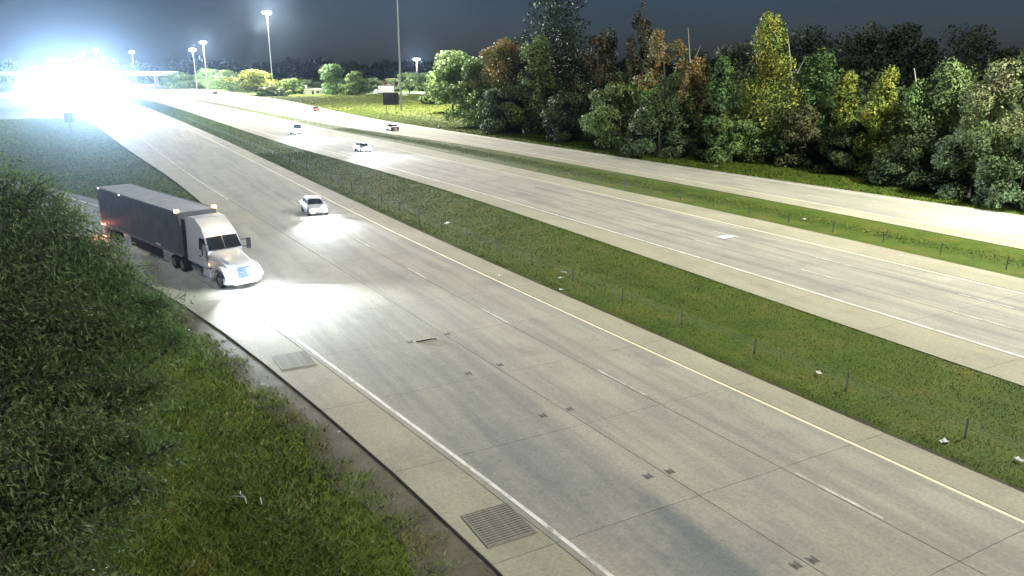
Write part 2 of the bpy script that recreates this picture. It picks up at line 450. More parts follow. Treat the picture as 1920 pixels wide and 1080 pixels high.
mid = tag(strip('middle_carriageway', G2, G3, -20, 900, 4, Z0, M['joint'], thick=0.12), kind='structure')
me_ = [G2, off(W2, -0.25), off(W2, 3.7), off(W2, 7.4), off(W2, 11.3), G3]
slabs(mid, me_, 12.0, 162.0, 6.0, [M['shoulder'], M['slab_mid'], M['slab_mid'], M['slab_mid'], M['shoulder']])
strip('far_pavement', G2, G3, 162.05, 900, 8, Z1, M['slab_mid'], mid)
strip('near_pavement', G2, G3, -20, 11.95, 4, Z1, M['slab_mid'], mid)
line_piece('edge_line', mid, M['white_line'], W2, 0, 700, 0.20, ZP)
line_piece('edge_line', mid, M['yellow_line'], off(W2, 11.0), 0, 700, 0.18, ZP)
for s in np.arange(22.3-10.72, 220, 10.72):
    line_piece('lane_dash', mid, M['dash'], off(W2, 3.8), s-1.6, s+1.6, 0.13, ZP)
    line_piece('lane_dash', mid, M['dash'], off(W2, 7.5), s+0.4, s+3.6, 0.13, ZP)

farc = tag(strip('far_carriageway', G4, FAR, -20, 900, 4, Z0, M['joint'], thick=0.12), kind='structure')
FY = off(G4, 2.6)
slabs(farc, [G4, FY, off(FY, 3.7), off(FY, 7.4), FAR], 28.0, 160.0, 6.0, [M['shoulder'], M['slab_far'], M['slab_far'], M['slab_far']])
strip('far_pavement', G4, FAR, 160.05, 900, 8, Z1, M['slab_far'], farc)
strip('near_pavement', G4, FAR, -20, 27.95, 4, Z1, M['slab_far'], farc)
line_piece('edge_line', farc, M['yellow_line'], off(FY, 0.2), 10, 500, 0.18, ZP)
line_piece('edge_line', farc, M['white_line'], off(FAR, -1.3), 10, 500, 0.2, ZP)
for s in np.arange(34, 180, 10.72):
    line_piece('lane_dash', farc, M['dash'], off(FY, 3.8), s-1.6, s+1.6, 0.13, ZP)

side = tag(strip('side_road', lambda s: np.interp(s, [240, 330, 420], [128, 122, 150]), lambda s: np.interp(s, [240, 330, 420], [134, 129, 160]), 240, 420, 10, 0.13, M['shoulder']), kind='structure')

# gravel strip along the near pavement, uneven toward the grass
def gravel_edge(s): return LED(s) - 1.75 - 0.2*np.sin(s*0.9) - 0.1*np.sin(s*2.3+1)
tag(strip('gravel_verge', gravel_edge, off(LED, 0.1), 4, 66, 0.4, -0.03, M['gravel'], nx=3),
    'strip of brown gravel along the left edge of the near pavement', 'gravel', kind='stuff')

tag(strip('dark_edge', off(NED, -0.02), lambda s: NED(s)+0.22+0.08*np.sin(s*1.9)+0.06*np.sin(s*5.3), 4, 160, 0.4, 0.012, M['soil'], nx=1),
    'dark line where the near pavement meets the median grass', 'soil', kind='stuff')

# ------------------------------------------------------------------ grass (real blades, nobody could count them)
def blades(name, n, fl, fr, s0, s1, h, w, mat, label, zf, power=1.0, edge_boost=None, keep=None):
    u = rng.random(n)**power
    s = s0 + (s1-s0)*u
    k = rng.random(n)
    if edge_boost is not None:
        e = rng.random(n) < edge_boost
        k[e] = rng.random(e.sum())**2*0.10
    x = fl(s)*(1-k) + fr(s)*k
    if keep is not None:
        m = keep(x, s); x, s, k = x[m], s[m], k[m]; n = len(x)
    d = np.hypot(x, s)
    cl = 0.3 + 0.3*np.sin(x*2.1 + 1.7*np.sin(s*0.8))*np.sin(s*1.3+np.sin(x*1.1)*2)
    hh = h*(0.45 + 0.7*rng.random(n) + 0.5*cl)*(1 + d/220)
    ww = w*(0.6+0.8*rng.random(n))*(0.6 + d/45)
    a = rng.random(n)*2*np.pi
    lean = (rng.random((n, 2))-0.5)*2.6*hh[:, None]
    z = zf(x, s)
    b = np.stack([x, s, z-0.03], -1)
    dx = np.stack([np.cos(a)*ww, np.sin(a)*ww, 0*a], -1)
    V = np.stack([b-dx, b+dx, b+np.concatenate([lean, hh[:, None]], 1)], 1).reshape(-1, 3)
    F = np.arange(3*n).reshape(-1, 3)
    T3 = V.reshape(-1, 3, 3)
    fn_ = np.cross(T3[:, 1]-T3[:, 0], T3[:, 2]-T3[:, 0])
    F[fn_[:, 2] < 0] = F[fn_[:, 2] < 0][:, ::-1]
    me = np_mesh(name, V, F, mat, True)
    nv = rng.normal(size=(n, 3))*0.25; nv[:, 2] = 1.0
    set_normals(me, np.repeat(nv/np.linalg.norm(nv, axis=1, keepdims=True), 3, 0))
    o = link(name, me)
    return tag(o, label, 'grass', kind='stuff')

def zmed(x, s):
    a, w = x-NED(s), G2(s)-NED(s)
    up = np.interp(a, [0.05, 0.8, 4.5], [-0.03, 0.02, -0.22])
    return np.where(a < 4.5, up, -0.22 + 0.22*np.clip((a-4.5)/np.maximum(w-5.5, 0.5), 0, 1))
blades('median_grass', 260000, off(NED, 0.02), off(G2, 0.0), 5, 130, 0.075, 0.013, M['grass'], 'green grass of the median between the near and middle carriageways', zmed, 1.9, 0.10)
blades('median_grass', 40000, off(NED, 0.1), off(G2, -0.1), 120, 420, 0.09, 0.016, M['grass'], 'distant green grass of the nearer median beyond the cars', zmed, 1.4)
blades('median_grass', 100000, off(G3, 0.02), off(G4, -0.02), 18, 180, 0.08, 0.014, M['grass'], 'grass strip of the narrow median before the far carriageway', lambda x, s: 0*x-0.06, 1.5, 0.1)
blades('verge_grass', 120000, off(FAR, 0.1), off(FAR, 11), 25, 260, 0.11, 0.018, M['grass'], 'grass verge between the far carriageway and the trees', lambda x, s: 0*x+0.03, 1.4)
blades('verge_grass', 150000, off(FAR, 0.3), lambda s: FAR(s)*0+150, 150, 420, 0.12, 0.02, M['lawn'], 'open lawn around the high mast pole and dark sign', lambda x, s: 0*x+0.05, 1.2)
blades('verge_grass', 290000, lambda s: LED(s)-14, off(LED, -0.15), 2, 66, 0.15, 0.013, M['grass_dark'], 'rough dark grass of the bank at the lower left', lambda x, s: 0*x-0.02, 1.35, None, lambda x, s: rng.random(len(x)) < np.clip((LED(s)-x-0.35+0.5*np.sin(s*1.1)*np.sin(s*0.37+2)+0.25*np.sin(s*4.3))/1.25, 0.03, 1)**1.5)
blades('island_grass', 80000, RMR, MED, 72, 260, 0.09, 0.016, M['grass_dark'], 'grass wedge between the ramp and the near carriageway', lambda x, s: 0*x-0.1, 1.4)
blades('verge_grass', 30000, lambda s: LED(s)-40, off(LED, -0.4), 66, 200, 0.12, 0.02, M['grass_dark'], 'dim grass beyond the tree on the outside of the ramp', lambda x, s: 0*x-0.1, 1.3)

# ------------------------------------------------------------------ trees
def leaf_mesh(name, P, size, mat, aspect=0.55, up=0.35, jitter=0.35, out=None):
    n = len(P)
    d = rng.normal(size=(n, 3)); d /= np.linalg.norm(d, axis=1, keepdims=True)
    nrm = rng.normal(size=(n, 3)); nrm[:, 2] = np.abs(nrm[:, 2]) + up
    t = np.cross(d, nrm); t /= np.linalg.norm(t, axis=1, keepdims=True)+1e-9
    L = (size*(1-jitter+2*jitter*rng.random(n)))[:, None]
    a, c = P - d*L*0.5, P + d*L*0.5
    sag = np.array([0, 0, 1])*L*0.08
    b, e = P + t*L*aspect*0.5 + sag, P - t*L*aspect*0.5 + sag
    V = np.stack([a, b, c, e], 1).reshape(-1, 3)
    Fq = np.arange(4*n).reshape(-1, 4)
    if out is None: return np_mesh(name, V, Fq, mat)
    nv = out + rng.normal(size=(n, 3))*0.45 + np.array([0, 0, 0.25])
    nv /= np.linalg.norm(nv, axis=1, keepdims=True)
    fn_ = np.cross(b-a, c-a)
    bad = (fn_*nv).sum(1) < 0
    Fq[bad] = Fq[bad][:, ::-1]
    me = np_mesh(name, V, Fq, mat, True)
    set_normals(me, np.repeat(nv, 4, 0))
    return me

def in_blob(n, c, r, shell=0.55):
    d = rng.normal(size=(n, 3)); d /= np.linalg.norm(d, axis=1, keepdims=True)
    q = shell + (1-shell)*rng.random(n)**0.6
    q = np.where(rng.random(n) < 0.25, rng.random(n), q)
    return np.array(c) + d*q[:, None]*np.array(r), d

def crown_points(kind, n):
    """points of a crown in a unit box: height 1, half width ~0.5; and limb ends"""
    blobs = []
    ph = rng.random()*6.28
    if kind == 'round':
        for i in range(46):
            h = 0.22 + 0.74*rng.random(); a = rng.random()*2*np.pi
            w = 0.44*math.sqrt(max(0.02, 1-((h-0.55)/0.48)**2))*(1+0.25*math.sin(2*a+6*h+ph)+0.15*math.sin(3*a-9*h))
            q = w*math.sqrt(rng.random())*1.0
            s = 0.09+0.07*rng.random()
            blobs.append(((q*math.cos(a), q*math.sin(a), min(h, 0.96-s*0.6)), (s*1.25, s*1.25, s*0.85)))
    elif kind == 'tall':
        for i in range(90):
            h = 0.06 + 0.90*rng.random(); a = rng.random()*2*np.pi
            w = (0.46*(1-h)**0.62*(0.7+0.3*min(1, h/0.2)) + 0.03)*(1+0.30*math.sin(2*a+5*h+ph)+0.18*math.sin(3*a-11*h+2*ph))
            q = w*math.sqrt(rng.random()); s = 0.05+0.05*rng.random()
            blobs.append(((q*math.cos(a), q*math.sin(a), min(h, 0.97)), (s*1.6, s*1.6, s)))
    elif kind == 'cone':
        for i in range(80):
            h = 0.05 + 0.92*rng.random()**1.25; a = rng.random()*2*np.pi
            w = (0.46*(1-h)**0.85 + 0.02)*(1+0.25*math.sin(2*a+9*h+ph))
            q = w*math.sqrt(rng.random()); s = 0.03+0.045*rng.random()
            blobs.append(((q*math.cos(a), q*math.sin(a), min(h, 0.97)), (s*1.7, s*1.7, s)))
    elif kind == 'edge':                    # woodland-edge tree, leafy almost to the ground
        for i in range(64):
            h = 0.05 + 0.90*rng.random(); a = rng.random()*2*np.pi
            w = 0.46*(1-max(0, (h-0.35))/0.68)**0.6*(1+0.28*math.sin(2*a+6*h+ph)+0.2*math.sin(3*a-13*h+2*ph))
            q = w*math.sqrt(rng.random()); s = 0.06+0.06*rng.random()
            blobs.append(((q*math.cos(a), q*math.sin(a), min(h, 0.95)), (s*1.5, s*1.5, s)))
    elif kind == 'pine':
        for lv in range(17):
            h = 0.10 + 0.87*lv/16
            w = 0.46*(1-h)**0.5 + 0.02
            w *= 0.75 + 0.45*rng.random()
            m = max(3, int(9*(1-h)+3))
            a0 = rng.random()*7
            for j in range(m):
                a = a0 + 2*np.pi*j/m + 0.4*rng.random()
                for q in (0.45, 0.95):
                    blobs.append(((w*q*math.cos(a), w*q*math.sin(a), h-0.02*q+0.02*rng.random()), (0.11*w/0.4+0.04, 0.11*w/0.4+0.04, 0.034)))
        blobs.append(((0, 0, 0.985), (0.02, 0.02, 0.03)))
    elif kind == 'sparse':
        for i in range(40):
            h = 0.15 + 0.82*rng.random(); a = rng.random()*2*np.pi
            w = 0.42*(1-abs(h-0.45)/0.6)**0.7
            q = w*math.sqrt(rng.random()); s = 0.035+0.05*rng.random()
            blobs.append(((q*math.cos(a), q*math.sin(a), h), (s*1.4, s*1.4, s*1.1)))
    elif kind == 'bush':
        for i in range(34):
            h = 0.05 + 0.82*rng.random(); a = rng.random()*2*np.pi
            w = 0.5*math.sqrt(max(0.05, 1-(h/1.02)**2))
            q = w*math.sqrt(rng.random()); s = 0.10+0.08*rng.random()
            blobs.append(((q*math.cos(a), q*math.sin(a), min(h, 0.9)), (s*1.2, s*1.2, s*0.9)))
    vol = np.array([r[0]*r[1]+r[0]*r[2] for c, r in blobs]); vol /= vol.sum()
    cnt = np.maximum(6, (vol*n).astype(int))
    got = [in_blob(k, c, r) for k, (c, r) in zip(cnt, blobs)]
    P = np.concatenate([g[0] for g in got]); N = np.concatenate([g[1] for g in got])
    ax = P*np.array([1, 1, 0]); ax /= np.linalg.norm(ax, axis=1, keepdims=True)+1e-6
    return P, N + 0.5*ax, [c for c, r in blobs]

def trunk_mesh(name, H, Wd, ends, thick, top=0.9, nlimb=14):
    mb = MB()
    wob = [(0.012*H*math.sin(i*1.3+H), 0.012*H*math.cos(i*1.7+H)) for i in range(7)]
    sp = [Vector((wob[i][0]*(i > 0), wob[i][1]*(i > 0), H*top*i/6)) for i in range(7)]
    mb.tube(sp, [thick*(1.25 if i == 0 else 1)*(1-0.13*i) for i in range(7)], 7)
    for c in ends[:nlimb]:
        e = Vector((c[0]*Wd*2*0.9, c[1]*Wd*2*0.9, c[2]*H))
        k = max(0.08, min(0.85, c[2]/top - 0.16))
        i = min(5, int(k*6)); f = k*6 - i
        b = sp[i].lerp(sp[i+1], f)
        mid_ = b.lerp(e, 0.5) + Vector((0, 0, 0.03*H))
        r = thick*(1-0.8*k)*0.45
        mb.tube([b, mid_, e], [r, r*0.6, r*0.2], 5, False)
    return mb

PROTO = {}
def proto(kind, var, n, H, Wd, leaf):
    key = (kind, var, round(H/3), round(Wd*2/3))
    return key

CROWNS = {}
def crown_data(kind, var, n):
    k = (kind, var, n)
    if k not in CROWNS: CROWNS[k] = crown_points(kind, n)
    return CROWNS[k]

MESHES = {}
def tree(name, label, cat, loc, H, Wd, kind, mat, n=6000, leaf=0.34, var=0, group=None, tr=None, aspect=0.6):
    """Wd = half width in metres"""
    root = empty(name, loc, random.random()*6.28, label, cat, group)
    P, N_, ends = crown_data(kind, var, n)
    key = (kind, var, n, round(H, 1), round(Wd, 1), leaf)
    if key not in MESHES:
        Q = P*np.array([Wd*2, Wd*2, H])
        cr = leaf_mesh('crown', Q, leaf, mat, aspect, out=N_)
        tm = trunk_mesh('trunk', H, Wd, ends, tr or max(0.12, H*0.016)).build('trunk', M['bark'], root, True)
        MESHES[key] = (cr, tm.data)
    else:
        link('trunk', MESHES[key][1], root)
    o = link('crown', MESHES[key][0], root)
    if o.data.materials[0] != mat:
        o.material_slots[0].link = 'OBJECT'; o.material_slots[0].material = mat
    return root

F = {}
F['green'] = foliage('green leaves', (0.081, 0.144, 0.035), (0.156, 0.250, 0.069), (0.213, 0.237, 0.075), 0.4)
F['fresh'] = foliage('fresh green leaves', (0.106, 0.175, 0.053), (0.213, 0.300, 0.106))
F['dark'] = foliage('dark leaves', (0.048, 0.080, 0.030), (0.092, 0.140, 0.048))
F['pine'] = foliage('pine needles', (0.014, 0.030, 0.013), (0.028, 0.050, 0.020))
F['young_pine'] = foliage('young pine needles', (0.069, 0.138, 0.043), (0.131, 0.225, 0.065))
F['yellow'] = foliage('yellowing leaves', (0.213, 0.237, 0.037), (0.450, 0.438, 0.075), (0.138, 0.225, 0.044), 0.8, low=((0.095, 0.155, 0.038), (0.165, 0.26, 0.075), 0.62))
F['orange'] = foliage('orange leaves', (0.213, 0.144, 0.050), (0.400, 0.269, 0.088), (0.163, 0.200, 0.062), 0.75, low=((0.095, 0.155, 0.038), (0.165, 0.26, 0.075), 1.0 - 0.05))
F['brown'] = foliage('brown leaves', (0.106, 0.088, 0.053), (0.188, 0.150, 0.088), (0.088, 0.106, 0.044), 0.6, low=((0.095, 0.155, 0.038), (0.165, 0.26, 0.075), 0.7))
F['pink'] = foliage('rusty green leaves', (0.138, 0.163, 0.069), (0.288, 0.269, 0.138), (0.125, 0.213, 0.069), 0.7, low=((0.095, 0.155, 0.038), (0.165, 0.26, 0.075), 0.9))
F['olive'] = foliage('olive leaves', (0.069, 0.088, 0.031), (0.131, 0.144, 0.056), (0.163, 0.112, 0.050), 0.4)
F['black'] = foliage('far shaded leaves', (0.034, 0.052, 0.030), (0.062, 0.088, 0.046))  # lack of light behind the front row put into this leaf colour
F['ridge'] = foliage('ridge leaves', (0.006, 0.010, 0.007), (0.012, 0.018, 0.011))
F['near'] = foliage('narrow oak leaves', (0.045, 0.090, 0.026), (0.130, 0.205, 0.065), (0.13, 0.15, 0.05), 0.35)

def tree_px(name, label, px, base_y, top_y, wpx, kind, mat, **kw):
    p = at(px, base_y)
    d = hdist(p)
    top = ray(px, top_y, d).z
    dep = d*math.cos(math.atan((px-960)/FPX))
    Wd = wpx/FPX*dep/2*1.15
    kw.setdefault('n', 7000); kw.setdefault('leaf', 0.30*max(1, d/95))
    return tree(name, label, 'tree', (p.x, p.y, 0), max(2, top), Wd, kind, mat, **kw)

G1_ = 'trees along the far verge'
T = [  # name, label, px, base, top, width, kind, material
 ('broadleaf_tree', 'round pale green tree with a bare trunk on the lawn left of the woods', 850, 213, 93, 95, 'round', 'fresh'),
 ('broadleaf_tree', 'small yellowish green tree just right of the lone round lawn tree', 897, 236, 108, 90, 'edge', 'green'),
 ('autumn_tree', 'tree with an orange crown left of the tall dark pine', 945, 241, 72, 105, 'edge', 'orange'),
 ('broadleaf_tree', 'green tree tucked against the left side of the tall dark pine', 1000, 252, 70, 85, 'edge', 'green'),
 ('pine_tree', 'tallest dark pine whose top leaves the frame', 1040, 246, -55, 165, 'pine', 'pine'),
 ('autumn_tree', 'dull brown tree just right of the tall dark pine', 1118, 258, 62, 115, 'sparse', 'brown'),
 ('bare_tree', 'thin tall brown spire of a tree behind the woodland edge', 1195, 262, 2, 70, 'sparse', 'brown'),
 ('autumn_tree', 'broad brown and orange tree left of the thin snag pole', 1238, 283, 58, 130, 'sparse', 'orange'),
 ('broadleaf_tree', 'low bushy green tree in front of the thin brown spire', 1160, 279, 150, 120, 'edge', 'green'),
 ('autumn_tree', 'small orange topped tree beside the conical young pine', 1296, 291, 112, 64, 'edge', 'orange'),
 ('young_pine', 'narrow conical green tree left of the tall yellow tree', 1346, 300, 108, 92, 'cone', 'young_pine'),
 ('yellow_tree', 'tallest yellow tree with a rusty tip above the woodland edge', 1428, 304, 34, 124, 'tall', 'yellow'),
 ('broadleaf_tree', 'green round topped tree right of the tall yellow tree', 1520, 309, 98, 112, 'edge', 'young_pine'),
 ('yellow_tree', 'small bright yellow tree right of the green round topped one', 1572, 318, 140, 56, 'tall', 'yellow'),
 ('broadleaf_tree', 'olive bushy tree low in front of the green round topped one', 1500, 314, 188, 88, 'edge', 'olive'),
 ('yellow_tree', 'half yellow half green tree in the middle of the right woods', 1640, 334, 132, 88, 'tall', 'yellow'),
 ('broadleaf_tree', 'dark green tree filling the gap right of the half yellow tree', 1690, 343, 160, 90, 'edge', 'green'),
 ('broadleaf_tree', 'full green tree beside the short white snag', 1752, 350, 118, 104, 'edge', 'fresh'),
 ('broadleaf_tree', 'wide tree with a pinkish rusty top near the right frame edge', 1832, 364, 116, 120, 'edge', 'pink'),
 ('broadleaf_tree', 'green tree cut by the right frame edge', 1918, 384, 128, 110, 'edge', 'green'),
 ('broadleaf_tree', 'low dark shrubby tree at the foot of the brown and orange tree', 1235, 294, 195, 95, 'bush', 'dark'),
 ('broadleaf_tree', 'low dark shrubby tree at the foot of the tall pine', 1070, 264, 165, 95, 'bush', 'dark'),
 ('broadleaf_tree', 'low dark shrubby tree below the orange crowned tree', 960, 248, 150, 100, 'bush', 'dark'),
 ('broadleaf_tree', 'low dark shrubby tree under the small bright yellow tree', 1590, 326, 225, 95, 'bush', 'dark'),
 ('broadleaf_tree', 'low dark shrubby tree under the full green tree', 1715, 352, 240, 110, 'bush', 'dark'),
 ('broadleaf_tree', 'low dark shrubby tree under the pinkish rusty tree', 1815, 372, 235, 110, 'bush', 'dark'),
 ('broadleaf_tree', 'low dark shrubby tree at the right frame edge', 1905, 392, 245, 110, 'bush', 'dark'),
 ('broadleaf_tree', 'low green shrub at the foot of the conical young pine', 1370, 305, 220, 90, 'bush', 'green'),
]
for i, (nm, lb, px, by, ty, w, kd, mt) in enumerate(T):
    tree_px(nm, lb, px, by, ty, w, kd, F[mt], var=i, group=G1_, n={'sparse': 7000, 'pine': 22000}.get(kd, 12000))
for i, (x, y, h) in enumerate([(84, 18, 19), (88, 2, 17)]):   # the row goes on past the frame
    tree('broadleaf_tree', ['taller green tree of the woodland row just past the right frame edge', 'last shorter green tree of the woodland row past the right frame edge'][i], 'tree', (x, y, 0), h, 4.5, 'edge', F['green'], n=9000, leaf=0.3, var=19, group=G1_)

G2_ = 'dark trees behind the woodland edge'
B = [(1306, 92, 90, 'dark round treetop right of the snag pole'), (1372, 80, 110, 'dark treetop behind the conical young pine'), (1452, 62, 120, 'dark tree behind the tall yellow tree'),
     (1520, 50, 110, 'dark tree rising behind the green round topped tree'), (1585, 46, 110, 'dark tall tree above the small bright yellow tree'), (1645, 52, 100, 'dark tree above the half yellow tree'),
     (1698, 42, 70, 'dark tallest tip right of centre in the back woods'), (1738, 78, 80, 'dark lower tree left of the big round one'), (1824, 44, 128, 'big round dark tree standing highest at the right'),
     (1890, 92, 90, 'dark tree right of the big round one'), (1950, 96, 110, 'dark tree at the right frame edge behind the woods'),
     (1140, 55, 60, 'dark thin tree right of the tall pine'), (1090, 95, 80, 'dark tree behind the dull brown tree')]
for i, (px, ty, w, lb) in enumerate(B):
    d = 205 if px > 1250 else 215
    p = ray(px, ty, d); dep = d*math.cos(math.atan((px-960)/FPX))
    tree('dark_tree', lb, 'tree', (p.x, p.y, 0), p.z, w/FPX*dep/2*1.15, ['round', 'edge'][i % 2], F['black'], n=6000, leaf=0.6, var=100+i % 5, group=G2_, aspect=0.75)

# the inside of the woods, one mass
def wood_mass(name, n, label, pts_fn, leaf, mat):
    o = link(name, leaf_mesh(name, pts_fn(n), leaf, mat, 0.75))
    return tag(o, label, 'wood', kind='stuff')
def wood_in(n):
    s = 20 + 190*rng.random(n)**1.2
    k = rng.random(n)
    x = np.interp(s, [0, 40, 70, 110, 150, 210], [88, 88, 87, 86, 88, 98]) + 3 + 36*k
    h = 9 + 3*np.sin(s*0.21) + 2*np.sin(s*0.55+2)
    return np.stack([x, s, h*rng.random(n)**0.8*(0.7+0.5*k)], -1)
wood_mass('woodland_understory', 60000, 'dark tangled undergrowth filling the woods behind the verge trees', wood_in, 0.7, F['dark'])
def ridge(n):
    px = -1600 + 3000*rng.random(n); d = 820 + 380*rng.random(n)
    top = 120 + 4*np.sin(px*0.03) + 3*np.sin(px*0.11+1) + 2*np.sin(px*0.31)
    u = (px-960)/FPX; ang = np.arctan(u/1.04) + YAW
    zt = CAM_H + (HOR - top)/FPX*d*1.0
    z = zt*(rng.random(n)**0.5) * (0.9+0.2*rng.random(n))
    return np.stack([np.sin(ang)*d, np.cos(ang)*d, np.maximum(z, 0)], -1)
wood_mass('distant_wood', 200000, 'far-off dark wooded ridge along the horizon', ridge, 2.4, F['ridge'])

G3_ = 'lit trees in the distance'
D = [(338, 166, 134, 70, 'bush', 'fresh', 'pale whitish bush next to the overpass end'), (393, 167, 128, 50, 'edge', 'fresh', 'green tree behind the green guide sign'), (428, 171, 131, 66, 'edge', 'fresh', 'green tree right of the green guide sign'),
     (483, 179, 130, 72, 'round', 'yellow', 'rounded yellow green tree at the foot of the tallest lit mast'), (545, 177, 148, 46, 'edge', 'green', 'dim small tree right of the tallest lit mast'), (575, 172, 150, 40, 'edge', 'dark', 'dim tree left of the low pale shed'),
     (630, 178, 122, 58, 'edge', 'young_pine', 'larger dome shaped green tree right of the low pale shed'), (667, 179, 135, 44, 'edge', 'green', 'smaller peaked green tree beside the dome shaped one'), (700, 172, 146, 40, 'edge', 'dark', 'dim tree above the white box truck'),
     (768, 176, 136, 44, 'round', 'fresh', 'bright crown below the lamp right of the bare mast pole'), (800, 178, 136, 54, 'round', 'fresh', 'bright crown just left of the lone round lawn tree'), (735, 172, 148, 44, 'edge', 'brown', 'dim brownish tree behind the dark sign'),
     (512, 181, 160, 40, 'bush', 'pink', 'low reddish shrub at the base of the tallest lit mast'), (815, 196, 165, 40, 'bush', 'green', 'low shrub behind the thin pole on the lawn')]
for i, (px, by, ty, w, kd, mt, lb) in enumerate(D):
    tree_px('distant_tree', lb, px, by, ty, w, kd, F[mt], var=200+i % 6, group=G3_, n=3500, leaf=1.1, aspect=0.8)

# snags
for px, by, y0, y1, lb in [(1290, 275, 52, 105, 'thin pale snag pole rising above the orange trees'), (1478, 300, 72, 150, 'broken pale snag beside the tall yellow tree'), (1714, 340, 128, 200, 'short white snag left of the full green tree')]:
    p = at(px, by); d = hdist(p); top = ray(px, y0, d)
    mb = MB(); h = top.z
    mb.tube([(0, 0, 0), (0.1, 0.1, h*0.5), (top.x-p.x, top.y-p.y, h)], [0.22, 0.16, 0.06], 6)
    mb.tube([(0.1, 0.05, h*0.72), (0.9, -0.6, h*0.86)], [0.07, 0.03], 5)
    o = mb.build('dead_snag', plain('bleached wood', (0.38, 0.36, 0.31), 0.9), None, True)
    o.location = (p.x, p.y, 0); tag(o, lb, 'snag')

# foreground tree, close below the camera
def near_tree():
    spec = [(30, 400, 19, 1.5), (95, 440, 18, 1.5), (20, 500, 17, 1.9), (110, 520, 17, 1.8), (185, 520, 17, 1.3), (240, 570, 16.5, 0.85), (60, 610, 15.5, 2.0), (160, 620, 15.5, 1.7),
            (225, 650, 15, 0.9), (30, 740, 13.5, 1.9), (120, 740, 13.5, 1.7), (195, 740, 13.5, 0.85), (40, 870, 11.5, 1.6), (125, 850, 11.5, 1.2), (60, 980, 10, 1.3), (170, 900, 10.5, 0.8), (-60, 600, 15, 2.5), (-80, 900, 11, 2.2), (-50, 400, 19, 2.0), (20, 1070, 9, 1.3),
            (290, 610, 16, 0.8), (150, 470, 18, 0.9), (300, 565, 16.5, 0.5), (335, 640, 15.5, 0.5), (200, 470, 18, 0.5), (120, 400, 19, 0.55), (70, 355, 19.5, 0.6), (15, 340, 19.5, 0.6), (290, 720, 13.5, 0.5), (240, 830, 11.5, 0.5), (250, 930, 10, 0.45), (310, 840, 11, 0.35)]
    root = empty('foreground_tree', (0, 0, 0), 0, 'near leafy tree with narrow leaves filling the left edge of the view', 'tree')
    base = Vector((-5.2, 13.5, -0.15)) ; base.x, base.y = -3.6, 12.2
    fork = base + Vector((-0.4, 0.2, 2.6)); fork2 = base + Vector((-0.8, 0.5, 4.6))
    tk = MB(); tk.tube([base, base.lerp(fork, .5)+Vector((.05, .05, 0)), fork, fork2], [0.34, 0.26, 0.22, 0.15], 9)
    limbs = MB(); Ps = []
    for (px, py, d, r) in spec:
        c = ray(px, py, d)
        b = fork if c.z < 6 else fork2
        mid_ = b.lerp(c, 0.55) + Vector((0, 0, 0.5))
        limbs.tube([b, b.lerp(mid_, .5)+Vector((0, 0, .2)), mid_, c], [0.10, 0.075, 0.05, 0.018], 6, False)
        # twigs, with leaves set along each
        nt_ = int(40*r*r) + 4
        for k in range(nt_):
            dd = Vector(rng.normal(size=3)); dd.z = dd.z*0.6; dd.normalize()
            s0 = c + dd*r*0.25*random.random()
            e = c + Vector((dd.x*r, dd.y*r, dd.z*r*0.8))*(0.55+0.5*random.random()) - Vector((0, 0, 0.15*r))
            if k % 3 == 0: limbs.tube([s0, s0.lerp(e, .5)+Vector((0, 0, 0.08)), e], [0.014, 0.009, 0.004], 4, False)
            m = 42
            f = rng.random(m)**0.7
            q = np.array(s0)[None]*(1-f[:, None]) + np.array(e)[None]*f[:, None] + rng.normal(size=(m, 3))*0.11
            Ps.append(q)
    P = np.concatenate(Ps)
    tk.build('trunk', M['bark'], root, True)
    limbs.build('limb', M['bark'], root, True)
    n = len(P)
    d = rng.normal(size=(n, 3)); d[:, 2] -= 0.45; d /= np.linalg.norm(d, axis=1, keepdims=True)
    nrm = rng.normal(size=(n, 3)); nrm[:, 2] = np.abs(nrm[:, 2]) + 0.5
    t = np.cross(d, nrm); t /= np.linalg.norm(t, axis=1, keepdims=True)
    L = (0.06 + 0.10*rng.random(n)**1.3)[:, None]
    V = np.stack([P, P+d*L*.45+t*L*.14, P+d*L-np.array([0, 0, .1])*L, P+d*L*.45-t*L*.14], 1).reshape(-1, 3)
    link('crown', np_mesh('crown', V, np.arange(4*n).reshape(-1, 4), F['near']), root)
    return n
near_n = near_tree()

# weeds and trailing stems on the bank
def weeds(n):
    s = 3 + 50*rng.random(n)**1.2; k = rng.random(n)
    x = LED(s) - 3.2 - 13*k
    cl = np.sin(x*0.9+np.sin(s*0.7)*1.5)*np.sin(s*0.8+1.2*np.sin(x*0.6))
    m = (cl > 0.0) & (rng.random(n) < 0.45+0.55*k)
    x, s, cl = x[m], s[m], cl[m]
    return np.stack([x, s, -0.02 + (0.12+0.5*cl)*rng.random(len(x))], -1)
o = link('bank_weeds', leaf_mesh('bank_weeds', weeds(130000), 0.10, F['near'], 0.35, 0.6))
tag(o, 'leafy weeds and vines scattered over the dark bank', 'weeds', kind='stuff')

